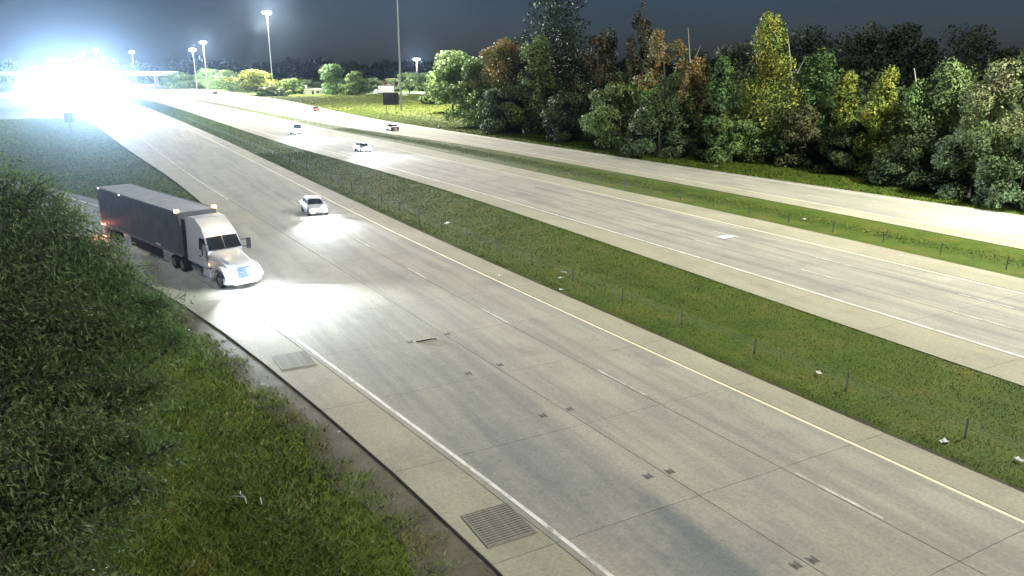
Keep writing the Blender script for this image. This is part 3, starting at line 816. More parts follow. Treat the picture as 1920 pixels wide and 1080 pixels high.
# ------------------------------------------------------------------ cable barriers
def cable_barrier(label, x_of, s0, s1, ds, zf, h=0.85):
    root = empty('cable_barrier', (float(x_of(s0)), s0, 0), 0, label, 'barrier', 'cable barriers in the medians')
    ox, oy = root.location.x, root.location.y
    pm = MB().box(-0.024, 0.024, -0.032, 0.032, -0.25, h).build('post', M['post'], root)
    pm.location = (0, 0, float(zf(s0)))
    S = np.arange(s0, s1, ds)
    for i, s in enumerate(S[1:]):
        o = link('post', pm.data, root)
        o.location = (float(x_of(s))-ox, s-oy, float(zf(s)))
        o.rotation_euler = (random.uniform(-.04, .04), random.uniform(-.05, .05), random.uniform(-.1, .1))
    for z in (0.42, 0.58, 0.74):
        mb = MB()
        mb.tube([(float(x_of(s))-ox+0.05, s-oy, float(zf(s))+z) for s in S], 0.007, 4)
        mb.build('cable', M['cable'], root)
    return root
cable_barrier('steel cable barrier with short posts in the wide near median', off(NED, 2.35), 9.4, 240, 5.05, lambda s: -0.12)
cable_barrier('steel cable barrier with short posts in the narrow far median', off(G3, 1.4), 23.2, 300, 4.75, lambda s: -0.03, 0.95)

# ------------------------------------------------------------------ drains, pavement markers, litter
def grate(label, s_lo, s_hi, x_lo, x_hi, shear):
    root = empty('drain_grate', ((x_lo+x_hi)/2, (s_lo+s_hi)/2, Z1), 0, label, 'drain', 'drain grates along the near edge')
    w, l = (x_hi-x_lo)/2, (s_hi-s_lo)/2
    MB().box(-w, w, -l, l, 0.002, 0.006).build('pit', M['black'], root)
    fr = MB()
    fr.box(-w-.05, w+.05, -l-.05, -l, 0.001, 0.024).box(-w-.05, w+.05, l, l+.05, 0.001, 0.024).box(-w-.05, -w, -l, l, 0.001, 0.024).box(w, w+.05, -l, l, 0.001, 0.024)
    fr.build('frame', M['iron'], root)
    nb = 15
    bar = MB().box(-w, w, -l/nb*0.66, l/nb*0.66, 0.006, 0.022).build('bar', M['iron'], root)
    bar.location.y = -l + l/nb
    for k in range(1, nb):
        o = link('bar', bar.data, root); o.location.y = -l + (2*k+1)*l/nb
    return root
grate('barred drain grate nearest the camera in the pavement edge', 16.75, 18.5, 8.35, 9.85, 0)
grate('barred drain grate in the headlight glare ahead of the truck', 33.1, 34.95, 6.15, 7.65, 0)

MK = [(1215, 893), (1256, 884), (1018, 779), (1068, 767), (878, 700), (937, 684), (1492, 1060), (1524, 1050), (769, 641), (838, 626)]
base_mk = None
mk_lab = ['left dark marker of the pair by the oily patch', 'right dark marker of the pair by the oily patch', 'left dark marker of the pair above the oily patch', 'right dark marker of the pair above the oily patch',
          'left dark marker of the third pair up the lane joint', 'right dark marker of the third pair up the lane joint', 'left dark marker of the pair at the bottom edge', 'right dark marker of the pair at the bottom edge',
          'left dark marker of the farthest pair, beside the short skid', 'right dark marker of the farthest pair, beside the short skid']
for (px, py), lb in zip(MK, mk_lab):
    p = at(px, py, Z1)
    if base_mk is None:
        mb = MB()
        mb.loft([[(-.10, -.16, .001), (.10, -.16, .001), (.10, .16, .001), (-.10, .16, .001)], [(-.07, -.06, .020), (.07, -.06, .020), (.07, .06, .020), (-.07, .06, .020)]])
        mb.box(-.16, -.10, -.19, .19, .001, .010).box(.10, .16, -.19, .19, .001, .010)
        o = mb.build('pavement_marker', M['marker']); base_mk = o
    else:
        o = base_mk.copy(); col.objects.link(o)
    o.location = p; o.scale = (.85, .85, 1); tag(o, lb + ' on the near pavement', 'marker', 'dark pavement markers')

def crumple(name, label, p, w, l, h, mat=None, cat='litter', grp=None, seed=0):
    r2 = np.random.default_rng(seed+11)
    nx, ny = 7, 6
    X, Y = np.meshgrid(np.linspace(-.5, .5, nx), np.linspace(-.5, .5, ny))
    X = X + r2.normal(size=X.shape)*0.06; Y = Y + r2.normal(size=X.shape)*0.06
    Z = np.abs(r2.normal(size=X.shape))*0.5 + 0.1
    V = np.stack([X*w, Y*l, Z*h], -1).reshape(-1, 3)
    i = np.arange(ny-1)[:, None]*nx + np.arange(nx-1)[None]
    Fq = np.stack([i, i+1, i+1+nx, i+nx], -1).reshape(-1, 4)
    o = link(name, np_mesh(name, V, Fq, mat or M['litter']))
    o.location = p; o.rotation_euler.z = seed*1.3
    return tag(o, label, cat, grp)
LT = [(1770, 828, 0.34, 0.22, .07, 'pale crumpled scrap in the grass near a barrier post at lower right'), (1910, 862, .3, .2, .06, 'pale scrap in the median grass at the right frame edge'), (492, 721, .16, .12, .05, 'small pale scrap on the gravel verge'),
      (838, 419, .9, .3, .10, 'flat pale board lying in the grass beside the lit barrier posts'), (1058, 511, .45, .2, .06, 'pale scrap in the median, upper of a cluster of three'), (1051, 521, .4, .2, .06, 'pale scrap in the median, middle of a cluster of three'), (1052, 543, .3, .2, .06, 'pale scrap in the median, lower of a cluster of three'),
      (938, 517, .3, .2, .06, 'pale scrap on the kerb edge of the near pavement'), (1535, 699, .35, .2, .05, 'thin pale scrap in the middle of the wide median'), (1341, 312, .8, .3, .1, 'pale scrap on the far verge below the woods'),
      (1508, 411, .5, .25, .06, 'pale scrap in the narrow far median'), (636, 810, .1, .1, .04, 'pale pebble sized scrap on the gravel edge'), (1692, 479, .4, .2, .06, 'pale scrap at the edge of the narrow far median')]
for i, (px, py, w, l, h, lb) in enumerate(LT):
    crumple('litter_scrap', lb, at(px, py, 0.03), w, l, h, seed=i, grp='scraps of litter')
crumple('plastic_sheet', 'crumpled bright white sheet lying in a middle carriageway lane', at(1362, 445, Z1+0.006), 0.95, 1.5, 0.10, M['sign_white'], seed=40)
# pale torn branch on the bank
mb = MB(); c = at(462, 945, 0.1)
mb.tube([(0, 0, .02), (.25, .12, .10), (.5, .35, .06), (.72, .4, .03)], [.02, .02, .016, .008], 5)
mb.tube([(.25, .12, .1), (.2, .4, .16), (.28, .62, .1)], [.016, .012, .006], 5)
mb.tube([(-.1, -.5, .05), (.1, -.42, .08), (.3, -.35, .05)], [.018, .018, .008], 5)
o = mb.build('fallen_branch', M['litter'], None, True); o.location = c; o.rotation_euler.z = 1.1
tag(o, 'pale bare branch lying on the grassy bank at lower left', 'branch')
# tyre scrap
p = at(800, 638, Z1+0.004)
mb = MB(); mb.tube([(-.5, -.25, .02), (-.15, -.1, .03), (.2, .12, .03), (.5, .2, .02)], [.03, .045, .04, .02], 6)
o = mb.build('tyre_scrap', M['dark'], None, True); o.location = p; o.rotation_euler.z = -0.5
tag(o, 'dark strip of torn tyre between two pavement markers', 'tyre scrap')

# ------------------------------------------------------------------ high masts
def lamp(name, kind, loc, power, color, parent=None, rad=0.4, spot=None, blend=0.5, aim=None):
    d = bpy.data.lights.new(name, kind); d.energy = power; d.color = color
    if kind in ('POINT', 'SPOT'): d.shadow_soft_size = rad
    if kind == 'SPOT': d.spot_size = R(spot); d.spot_blend = blend
    o = bpy.data.objects.new(name, d); col.objects.link(o)
    o.location = loc
    if parent: o.parent = parent
    if aim is not None: o.rotation_euler = Vector(aim).to_track_quat('-Z', 'Y').to_euler()
    return o

MAST_COL = (1.0, 0.97, 0.86)
mast_mesh = {}
def high_mast(label, x, y, h, power, color=MAST_COL, cat='street lamp', thick=0.32, ring=1.5):
    root = empty('high_mast_light', (x, y, 0), 0, label, cat, 'high mast lights')
    mb = MB(); mb.tube([(0, 0, 0), (0, 0, 0.6)], [thick*1.5, thick*1.45], 12)
    mb.build('base', M['galv'], root, True)
    mb = MB(); mb.tube([(0, 0, 0.6), (0, 0, h*0.5), (0, 0, h)], [thick, thick*0.75, thick*0.42], 12)
    mb.build('pole', M['galv'], root, True)
    mb = MB(); n = 20
    mb.tube([(ring*math.cos(2*math.pi*k/n), ring*math.sin(2*math.pi*k/n), h-0.5) for k in range(n+1)], 0.07, 6)
    for k in range(3):
        a = 2*math.pi*k/3
        mb.tube([(0, 0, h-0.25), (ring*math.cos(a), ring*math.sin(a), h-0.5)], 0.05, 5)
    mb.build('ring', M['galv'], root, True)
    for k in range(8):
        a = 2*math.pi*k/8
        T_ = Matrix.Translation((ring*1.18*math.cos(a), ring*1.18*math.sin(a), h-0.72)) @ Matrix.Rotation(a, 4, 'Z')
        if 'house' not in mast_mesh:
            o = MB().loft([[(-.52, -.42, 0), (.52, -.42, 0), (.52, .42, 0), (-.52, .42, 0)], [(-.36, -.28, .40), (.36, -.28, .40), (.36, .28, .40), (-.36, .28, .40)]]).build('luminaire', M['galv'], root)
            mast_mesh['house'] = o.data
            l = MB().loft([[(.30*math.cos(k_*.785), .24*math.sin(k_*.785), -.75) for k_ in range(8)], [(.48*math.cos(k_*.785), .40*math.sin(k_*.785), -.52) for k_ in range(8)], [(.50*math.cos(k_*.785), .41*math.sin(k_*.785), -.003) for k_ in range(8)]]).build('lens', M['lum'], o)
            mast_mesh['lens'] = l.data
        else:
            o = link('luminaire', mast_mesh['house'], root); l = link('lens', mast_mesh['lens'], o)
        o.matrix_basis = T_
    lamp('mast_light', 'POINT', (0, 0, h-1.4), power, color, root, 0.9)
    return root

high_mast('high mast light standing out of frame behind the far verge', 81.0, 21.0, 46, MAST_P*0.74)
p = at(753, 208)
high_mast('bare tall mast pole beside the dark sign, its head above the frame', p.x, p.y, 60, MAST_P*2.9)
p = at(513, 178); d = hdist(p)
high_mast('tallest lit mast at left of centre beside the yellow green tree', p.x, p.y, ray(500, 20, d).z, MAST_P*2.6)
HM = [(380, 76, 600, 'brighter of the two lit masts above the green guide sign', 0.9), (361, 90, 560, 'dimmer left one of the two lit masts above the green guide sign', 0.55), (178, 90, 800, 'brightest of the lit masts above the headlight glare', 0.8),
      (195, 105, 900, 'lit mast just right of the brightest one over the glare', 0.5), (155, 98, 950, 'lit mast just left of the brightest one over the glare', 0.5), (97, 108, 1000, 'leftmost lit mast above the headlight glare', 0.3),
      (247, 95, 850, 'faint lit mast above the overpass deck', 0.2), (781, 108, 520, 'lit mast right of the bare pole above the bright crowns', 0.55)]
for px, py, d, lb, k in HM:
    q = ray(px, py, d)
    high_mast(lb, q.x, q.y, q.z, MAST_P*k*1.3, (0.93, 0.97, 1.0))

# ------------------------------------------------------------------ overpass, signs, poles, shed
def overpass():
    c = at(300, 165)
    root = empty('overpass', (c.x, c.y, 0), R(-20), 'pale concrete overpass crossing the highway in the far distance', 'bridge')
    MB().box(-190, 14, -5, 5, 10.6, 11.6).build('deck', M['bridge'], root)
    MB().box(-190, 14, -5.3, -5.003, 10.4, 12.9).build('parapet', M['bridge'], root)
    MB().box(-190, 14, 5.003, 5.3, 10.4, 12.9).build('parapet', M['bridge'], root)
    for k in range(5):
        MB().box(-190, 14, -4.4+2*k, -3.9+2*k, 9.2, 10.598).build('girder', M['bridge'], root)
    pm = None
    for x in (-170, -130, -92, -55, -28, -2):
        o = MB().box(-0.8, 0.8, -4.5, 4.5, 8.2, 9.198).tube([(0, -3, -0.5), (0, -3, 8.3)], 0.7, 10).tube([(0, 3, -0.5), (0, 3, 8.3)], 0.7, 10).build('pier', M['bridge'], root)
        o.location.x = x
    MB().loft([[(14, -6, 11.2), (14, 6, 11.2), (14, 6, 0), (14, -6, 0)], [(60, -6, 6), (60, 6, 6), (60, 6, 0), (60, -6, 0)]]).build('abutment', M['ground'], root)
overpass()

def panel_sign(name, label, p, rz, w, h, zb, mat, posts, cat='sign', text=False, pr=0.12):
    root = empty(name, (p.x, p.y, 0), rz, label, cat)
    MB().box(-w/2, w/2, -0.06, 0.06, zb, zb+h).build('panel', mat, root, bevel=0.02)
    MB().box(-w/2-.08, w/2+.08, -0.09, -0.063, zb-.08, zb).build('frame', M['post'], root)
    MB().box(-w/2-.08, w/2+.08, -0.09, -0.063, zb+h, zb+h+.08).build('frame', M['post'], root)
    for x in posts:
        MB().box(x-pr, x+pr, 0.063, 0.063+pr*1.5, -0.3, zb+h*0.9).build('post', M['post'], root)
    if text:
        MB().box(-w*.38, w*.1, -0.10, -0.064, zb+h*.52, zb+h*.74).build('lettering', M['sign_white'], root)
    return root
p = at(375, 165)
panel_sign('guide_sign', 'green roadside guide sign on two posts before the distant trees', p, R(-20), 8.5, 5.6, 2.6, M['sign_green'], (-2.4, 2.4), text=True, pr=0.25)
p = at(734, 214)
panel_sign('message_sign', 'dark sign panel on two thin posts beside the tall mast pole', p, R(-14), 4.9, 3.6, 2.9, M['sign_back'], (-1.45, 1.45), pr=0.09)
p = at(133, 245)
panel_sign('gore_sign', 'small dark sign on a post in the glare on the grass wedge', p, R(10), 2.0, 1.9, 2.0, M['sign_glare'], (0,), pr=0.07)
p = at(820, 206); top = ray(820, 152, hdist(p)).z
mb = MB(); mb.tube([(0, 0, -.2), (0, 0, top)], [0.14, 0.09], 8)
mb.box(-0.3, 0.3, -0.1, 0.1, top-0.9, top-0.3)
o = mb.build('utility_pole', M['galv'], None, True); o.location = (p.x, p.y, 0)
tag(o, 'thin grey pole on the lawn left of the round tree', 'pole')
p = at(405, 190); mb = MB(); mb.box(-.12, .12, -.12, .12, -.2, 3.4).box(-.9, .9, -.06, .06, 3.0, 4.4)
o = mb.build('marker_sign', M['post']); o.location = (p.x, p.y, 0); tag(o, 'tiny marker sign beside the far carriageway under the masts', 'sign')

def shed():
    p = at(590, 177)
    root = empty('shed', (p.x, p.y, 0), R(-25), 'low pale shed with a flat roof left of the dome shaped tree', 'building')
    MB().box(-5.5, 5.5, -3, 3, 0, 2.4).build('wall', M['wall'], root)
    MB().prism([(-6, 2.402), (6, 2.402), (6, 2.8), (0, 3.4), (-6, 2.8)], -3.4, 3.4).build('roof', M['roof'], root)
    MB().box(-5.0, -4.2, -0.4, 0.4, 2.9, 5.2).build('chimney', M['wall'], root)
    MB().box(-1, 0.2, -3.05, -3.003, 0, 2.0).build('door', M['dark'], root)
    MB().box(1.5, 3.2, -3.05, -3.003, 0.9, 1.9).build('window', M['glass'], root)
shed()
# small debris beside the far road
o = MB().tube([(-.5, 0, .1), (0, .25, .35), (.5, 0, .12)], [.2, .3, .18], 7).build('tyre_scrap', M['dark'], None, True)
o.location = at(825, 241); tag(o, 'dark lump of debris at the far pavement edge left of the woods', 'debris')

# ------------------------------------------------------------------ vehicles
def wheel(parent, x, y, r, w, name='wheel', mats=None):
    """wheel > tyre, rim, set on the ground"""
    mb = MB(); n = 18
    prof = [(-w/2, r*0.62), (-w/2, r*0.93), (-w*0.36, r), (w*0.36, r), (w/2, r*0.93), (w/2, r*0.62)]
    rings = [[(rr*math.cos(2*math.pi*k/n), yy, r + rr*math.sin(2*math.pi*k/n)) for k in range(n)] for yy, rr in prof]
    mb.loft(rings)
    o = mb.build(name, M['black'], parent, True); o.location = (x, y, 0)
    sgn = 1 if y > 0 else -1
    mb = MB()
    yy = sgn*w/2
    mb.loft([[(r*.60*math.cos(2*math.pi*k/12), yy+sgn*0.006, r + r*.60*math.sin(2*math.pi*k/12)) for k in range(12)], [(r*.22*math.cos(2*math.pi*k/12), yy+sgn*0.045, r + r*.22*math.sin(2*math.pi*k/12)) for k in range(12)]])
    mb.build('rim', M['chrome'], o, True)
    return o

def car(label, loc, heading, paint, kind='sedan', lights=True, power=0, group=None, taillit=False, colr=(0.88, 0.93, 1.0), cone=80, aim=(1, 0, -0.12)):
    """local +x is forward"""
    names = {'sedan': 'sedan_car', 'suv': 'sport_utility_car', 'van': 'cargo_van'}
    root = empty(names[kind], (loc[0], loc[1], Z1), heading, label, 'car' if kind != 'van' else 'van', group)
    L, W = 4.7, 0.91
    if kind == 'sedan':
        st = [(-2.35, .80, .50, .72, .80), (-2.25, .86, .32, .78, .93), (-1.6, .90, .22, .82, .98), (-0.6, .91, .20, .80, .93), (0.75, .91, .20, .78, .92), (1.5, .90, .22, .74, .84), (2.15, .84, .28, .66, .72), (2.38, .72, .40, .58, .62)]
        cab = dict(b=(-1.75, 0.95), t=(-1.05, 0.20), zb=.92, zt=1.44, wb=.82, wt=.62)
    elif kind == 'suv':
        st = [(-2.3, .84, .50, .85, 1.0), (-2.2, .90, .36, .92, 1.08), (-1.5, .93, .28, .95, 1.08), (0.75, .93, .28, .92, 1.05), (1.5, .92, .30, .88, .98), (2.1, .88, .34, .78, .86), (2.35, .76, .45, .66, .72)]
        cab = dict(b=(-2.2, 1.0), t=(-1.85, 0.25), zb=1.06, zt=1.70, wb=.86, wt=.70)
    else:
        st = [(-2.7, .92, .50, 1.0, 1.15), (-2.6, .96, .36, 1.05, 1.22), (1.2, .96, .30, 1.05, 1.2), (1.9, .94, .32, .95, 1.08), (2.5, .88, .38, .80, .90), (2.7, .76, .48, .68, .74)]
        cab = dict(b=(-2.62, 1.75), t=(-2.5, 0.95), zb=1.2, zt=2.15, wb=.92, wt=.82)
    rings = []
    for x, w, z0, z1, z2 in st:
        rings.append([(x, -w*.9, z0), (x, -w, z0+(z1-z0)*.35), (x, -w*.98, z1), (x, -w*.86, z2), (x, w*.86, z2), (x, w*.98, z1), (x, w, z0+(z1-z0)*.35), (x, w*.9, z0)])
    MB().loft(rings).build('body', paint, root, True)
    c = cab
    b0, b1 = c['b']; t0, t1 = c['t']; zb, zt, wb, wt = c['zb'], c['zt'], c['wb'], c['wt']
    q = lambda k, x0, x1, w0, w1: None
    # windscreen, rear window, side windows as thin slabs, roof, pillars
    def quad_slab(pts, th, name, mat):
        pts = [Vector(p_) for p_ in pts]
        nrm = (pts[1]-pts[0]).cross(pts[2]-pts[0]).normalized()*th
        return MB().loft([pts, [p_+nrm for p_ in pts]]).build(name, mat, root)
    MB().loft([[(b0, -wb, zb-.04), (b1, -wb, zb-.04), (b1, wb, zb-.04), (b0, wb, zb-.04)], [(t0, -wt, zt-.03), (t1, -wt, zt-.03), (t1, wt, zt-.03), (t0, wt, zt-.03)]]).build('cabin_frame', paint, root)
    MB().loft([[(t0-.08, -wt-.02, zt-.028), (t1+.08, -wt-.02, zt-.028), (t1+.08, wt+.02, zt-.028), (t0-.08, wt+.02, zt-.028)], [(t0+.06, -wt+.1, zt+.035), (t1-.06, -wt+.1, zt+.035), (t1-.06, wt-.1, zt+.035), (t0+.06, wt-.1, zt+.035)]]).build('roof', paint, root, True)
    def lerp(a, b_, k): return a+(b_-a)*k
    def face(xb, xt, sgn):
        k0, k1 = .10, .90
        f = lambda k, m: (lerp(xb, xt, k)+sgn*.006, m*(lerp(wb, wt, k)-.07), lerp(zb, zt, k))
        return [f(k0, -1), f(k0, 1), f(k1, 1), f(k1, -1)] if sgn > 0 else [f(k0, 1), f(k0, -1), f(k1, -1), f(k1, 1)]
    quad_slab(face(b1, t1, 1), .012, 'windscreen', M['glass'])
    quad_slab(face(b0, t0, -1), .012, 'rear_window', M['glass'])
    for sd_ in (-1, 1):
        for (u0, u1) in ((.06, .46), (.52, .94)):
            def f(k, u):
                return (lerp(lerp(b0, b1, u), lerp(t0, t1, u), k), sd_*(lerp(wb, wt, k)+.006), lerp(zb, zt, k))
            pts = [f(.14, u0), f(.14, u1), f(.86, u1), f(.86, u0)]
            if sd_ > 0: pts = pts[::-1]
            quad_slab(pts, .010, 'side_window', M['glass'])
        MB().box(b1-.38, b1-.18, sd_*(wb+.06)-.08, sd_*(wb+.06)+.08, zb+.02, zb+.16).build('mirror', paint, root, bevel=.02)
    fx, fw, fz = st[-2][0], st[-2][1], st[-2][3]
    rx, rw, rzz = st[0][0], st[0][1], st[0][3]
    for sd_ in (-1, 1):
        o = MB().loft([[(fx+.10, sd_*fw*.52, fz-.16), (fx+.06, sd_*fw*.93, fz-.14), (fx-.02, sd_*fw*.97, fz+.0), (fx+.06, sd_*fw*.55, fz-.01)], [(fx+.20, sd_*fw*.52, fz-.15), (fx+.14, sd_*fw*.92, fz-.13), (fx+.06, sd_*fw*.96, fz-.01), (fx+.14, sd_*fw*.55, fz-.02)]]).build('headlight', M['head'] if lights else M['chrome'], root)
        MB().box(rx-.03, rx+.08, sd_*rw*.55-.12 if sd_ > 0 else sd_*rw*.97, sd_*rw*.97 if sd_ > 0 else sd_*rw*.55+.12, rzz-.16, rzz).build('tail_light', M['tail_off'] if not taillit else M['red_lamp'], root)
    MB().box(st[-1][0]-.05, st[-1][0]+.03, -.45, .45, st[-1][2]+.02, st[-1][3]-.02).build('grille', M['dark'], root)
    MB().box(rx-.05, rx+.02, -.26, .26, rzz-.28, rzz-.17).build('number_plate', M['sign_white'], root)
    wb_ = 1.42
    for x in (-wb_, wb_):
        for y in (-W+.10, W-.10):
            wheel(root, x, y, .335 if kind == 'sedan' else .37, .23)
    if power:
        for sd_ in (-1, 1):
            lamp('headlight_bloom_fill', 'POINT', (st[-1][0]+.25, sd_*.62, fz-.08), min(power, 36000)*0.02, colr, root, .07)  # point lamp added to whiten the vehicle front like lens bloom
            lamp('headlight_beam', 'SPOT', (st[-1][0]+.12, sd_*.62, fz-.08), power, colr, root, .07, cone, 1.0, aim)
    return root

HEAD = 60000.0
S_ = R(-90)   # heading toward the camera (-y)
car('white sedan with glaring headlights alone in the near carriageway lane', (17.6, 71.8), S_-R(3), M['white_paint'], 'sedan', True, HEAD*0.2)
car('pale van with headlights on, farther of the two in the middle carriageway', (38.2, 166.5), S_, M['white_paint'], 'van', True, HEAD*0.9)
car('silver car with headlights on, nearer of the two in the middle carriageway', (39.6, 125.5), S_, M['silver'], 'sedan', True, HEAD*0.6)
car('black car driving away on the far carriageway', (60.2, 168.0), -S_, M['dark_paint'], 'sedan', False, taillit=False)
car('faint red car far off on the far carriageway', (67.0, 262), -S_, M['red_paint'], 'sedan', False, taillit=True)
car('pale car just past the right frame edge lighting the far carriageway', (69.8, 26.5), -S_, M['silver'], 'suv', True, HEAD*0.7)
GL = 'vehicles in the headlight glare'
GLARE = HEAD*38  # beam power raised so the haze blooms like a lens
for i, (px, py, kd, pt, lb, k) in enumerate([
    (186, 196, 'suv', 'white_paint', 'pale car inside the glare, nearest to the camera of that group', 1.0), (150, 181, 'van', 'silver', 'pale van inside the glare, in the middle of that group', 1.2),
    (108, 172, 'suv', 'white_paint', 'pale car at the left side of the glare', 1.2), (70, 170, 'van', 'white_paint', 'pale van at the far left of the glare', 1.0), (205, 176, 'sedan', 'silver', 'pale car at the right side of the glare', 0.9)]):
    q = at(px, py)
    d_ = Vector((-q.x, -q.y))
    car(lb, (q.x, q.y), math.atan2(-q.y, -q.x), M[pt], kd, True, GLARE*k, GL, colr=(0.74, 0.87, 1.0), cone=46, aim=(1, -0.10, 0.02))

def semi():
    hd = Vector((0.278, -0.961)); ang = math.atan2(hd.y, hd.x)
    tf = Vector((5.45, 53.8)); fr = tf + hd*6.5
    root = empty('semi_truck', (fr.x, fr.y, Z1), ang, 'white semi truck with a long dark trailer merging from the ramp', 'truck')
    # local x forward from the front bumper; trailer front at -6.5
    x1, x0, w = -6.5, -22.6, 1.28
    bx = MB().box(x0, x1, -w, w, 1.18, 4.06).build('trailer_box', M['trailer_side'], root, bevel=.03)
    MB().box(x0+.05, x1-.05, -w+.06, w-.06, 4.062, 4.10).build('trailer_roof', M['trailer_roof'], root)
    for sd_ in (-1, 1):
        MB().box(x0, x1, sd_*w-.02 if sd_ > 0 else sd_*w-.022, sd_*w+.022 if sd_ > 0 else sd_*w+.02, 3.98, 4.12).build('top_rail', M['galv'], root)
        MB().box(x0, x1, sd_*(w+.012)-.02, sd_*(w+.012)+.02, 1.10, 1.26).build('bottom_rail', M['galv'], root)
        MB().box(x0+6.4, x1-3.6, sd_*(w-.04)-.02, sd_*(w-.04)+.02, .40, 1.10).build('side_skirt', M['dark'], root)
        for xr in (x0+.5, x0+5.2):
            MB().box(xr-.10, xr+.10, sd_*(w+.04)-.02, sd_*(w+.04)+.02, 3.99, 4.08).build('marker_lamp', emit_small, root)
        MB().box(x1-.36, x1-.06, sd_*(w-.02)-.12, sd_*(w-.02)+.12, 4.03, 4.26).build('marker_lamp', M['amber'], root, bevel=.02)
        MB().box(x0-.05, x0-.002, sd_*.95-.2, sd_*.95+.2, 1.0, 1.14).build('tail_light', M['red_lamp'], root)
        MB().box(x0+.3, x0+.34, sd_*.95-.3, sd_*.95+.3, .25, 1.0).build('mud_flap', M['wall'], root)
        MB().box(-11.0, -10.2, sd_*(w+.02)-.015, sd_*(w+.02)+.02, 1.30, 1.42).build('side_plate', M['sign_white'], root)
        MB().tube([(x1-2.0, sd_*.9, .05), (x1-2.0, sd_*.9, 1.2)], .06, 6).build('landing_gear', M['post'], root)
    sp_ = (x1-x0)/13
    for k in range(13):
        for sd_ in (-1, 1):
            ya, yb = sorted((sd_*(w+.002), sd_*(w+.012)))
            MB().box(x0+k*sp_+.02, x0+(k+1)*sp_-.02, ya, yb, 1.28, 3.96).build('side_panel', M['trailer_side'], root)
            ya, yb = sorted((sd_*(w+.034), sd_*(w+.040)))
            MB().box(x0+k*sp_+.15, x0+k*sp_+.60, ya, yb, 1.15, 1.21).build('reflector', M['reflector'], root)
    MB().box(x0+.4, x0+4.0, -.5, .5, .75, 1.17).build('bogie', M['post'], root)
    MB().box(x0-.02, x0+.06, -1.2, 1.2, .45, .58).build('underride_bar', M['galv'], root)
    for xw in (x0+1.3, x0+2.65):
        for sd_ in (-1, 1):
            wheel(root, xw, sd_*.98, .50, .56)
            MB().prism([(xw-.62+.55*0, 1.0), (xw-.5, 1.10), (xw+.5, 1.10), (xw+.62, 1.0), (xw+.5, 1.06), (xw-.5, 1.06)], sd_*.98-.28, sd_*.98+.28).build('fender', M['wall'], root)
    # tractor
    MB().box(-9.2, -.9, -.45, .45, .62, .95).build('chassis', M['dark'], root)
    for xw in (-8.3, -6.95):
        for sd_ in (-1, 1): wheel(root, xw, sd_*.93, .50, .56)
    for sd_ in (-1, 1): wheel(root, -1.35, sd_*1.03, .50, .30)
    # sleeper and roof fairing
    prof = [(-5.9, 1.0), (-5.9, 3.78), (-5.5, 3.95), (-4.6, 3.90), (-3.75, 3.45), (-3.2, 2.92), (-2.75, 2.06), (-2.75, 1.0)]
    ww = [1.20, 1.10, 1.02, 1.0, 1.0, 1.08, 1.14, 1.20]
    rings = [[(x, -a, z) for (x, z), a in zip(prof, ww)], [(x, a, z) for (x, z), a in zip(prof, ww)]]
    MB().loft(rings).build('cab', M['white_paint'], root, bevel=.06, smooth=True)
    # windscreen in two panes
    for sd_ in (-1, 1):
        a = [(-3.16, sd_*.03, 2.90), (-3.16, sd_*1.0, 2.86), (-2.72, sd_*1.06, 2.12), (-2.70, sd_*.03, 2.12)]
        MB().loft([a, [(x+.035, y, z+.02) for x, y, z in a]]).build('windscreen', M['glass'], root)
        b_ = [(-3.95, sd_*1.17, 2.10), (-2.95, sd_*1.155, 2.10), (-3.22, sd_*1.09, 2.80), (-3.95, sd_*1.09, 2.80)]
        MB().loft([b_, [(x, y+sd_*.02, z) for x, y, z in b_]]).build('side_window', M['glass'], root)
        d_ = [(-3.98, sd_*1.215, 1.0), (-2.88, sd_*1.215, 1.0), (-2.88, sd_*1.19, 2.06), (-3.98, sd_*1.19, 2.06)]
        dr = MB().loft([d_, [(x, y+sd_*.02, z) for x, y, z in d_]]).build('door', M['white_paint'], root)
        MB().box(-3.85, -3.6, sd_*1.23-.02, sd_*1.23+.02, 1.62, 1.68).build('door_handle', M['dark'], dr)
        # side mirror on its arm
        mr = MB().box(-2.62, -2.42, sd_*1.48-.12, sd_*1.48+.12, 1.95, 2.65).build('mirror', M['dark'], root, bevel=.03)
        MB().tube([(-2.75, sd_*1.15, 2.1), (-2.52, sd_*1.45, 2.1)], .03, 6).tube([(-2.8, sd_*1.1, 2.55), (-2.52, sd_*1.45, 2.55)], .03, 6).build('mirror_arm', M['dark'], mr)
        # roof-edge amber cab lamps
        for k in range(2):
            MB().box(-3.42, -3.30, sd_*(.25+.5*k)-.07, sd_*(.25+.5*k)+.07, 3.10, 3.19).build('cab_lamp', M['amber'], root)
        # tank, step, exhaust fairing
        MB().tube([(-5.3, sd_*.95, .72), (-3.9, sd_*.95, .72)], .30, 14).build('fuel_tank', M['chrome'], root, True)
        MB().box(-3.7, -2.7, sd_*1.02-.14, sd_*1.02+.14, .40, .92).build('step', M['white_paint'], root, bevel=.03)
        MB().box(-6.4, -5.92, sd_*1.15-.03, sd_*1.15+.03, 1.0, 3.7).build('side_extender', M['dark'], root)
        # fender flare over the steer wheel
        fp = [(-2.2, .75), (-2.05, 1.15), (-1.6, 1.36), (-1.0, 1.36), (-.55, 1.12), (-.25, .70), (-.45, .70), (-.75, 1.0), (-1.1, 1.16), (-1.6, 1.16), (-1.95, .95), (-2.0, .75)]
        MB().prism(fp, sd_*.80, sd_*1.20).build('fender', M['white_paint'], root, smooth=True)
        # headlight
        h_ = [(-.42, sd_*.62, .82), (-.62, sd_*1.13, .84), (-.70, sd_*1.15, 1.14), (-.46, sd_*.66, 1.12)]
        MB().loft([h_, [(x+.09, y, z-.01) for x, y, z in h_]]).build('headlight', M['head'], root)
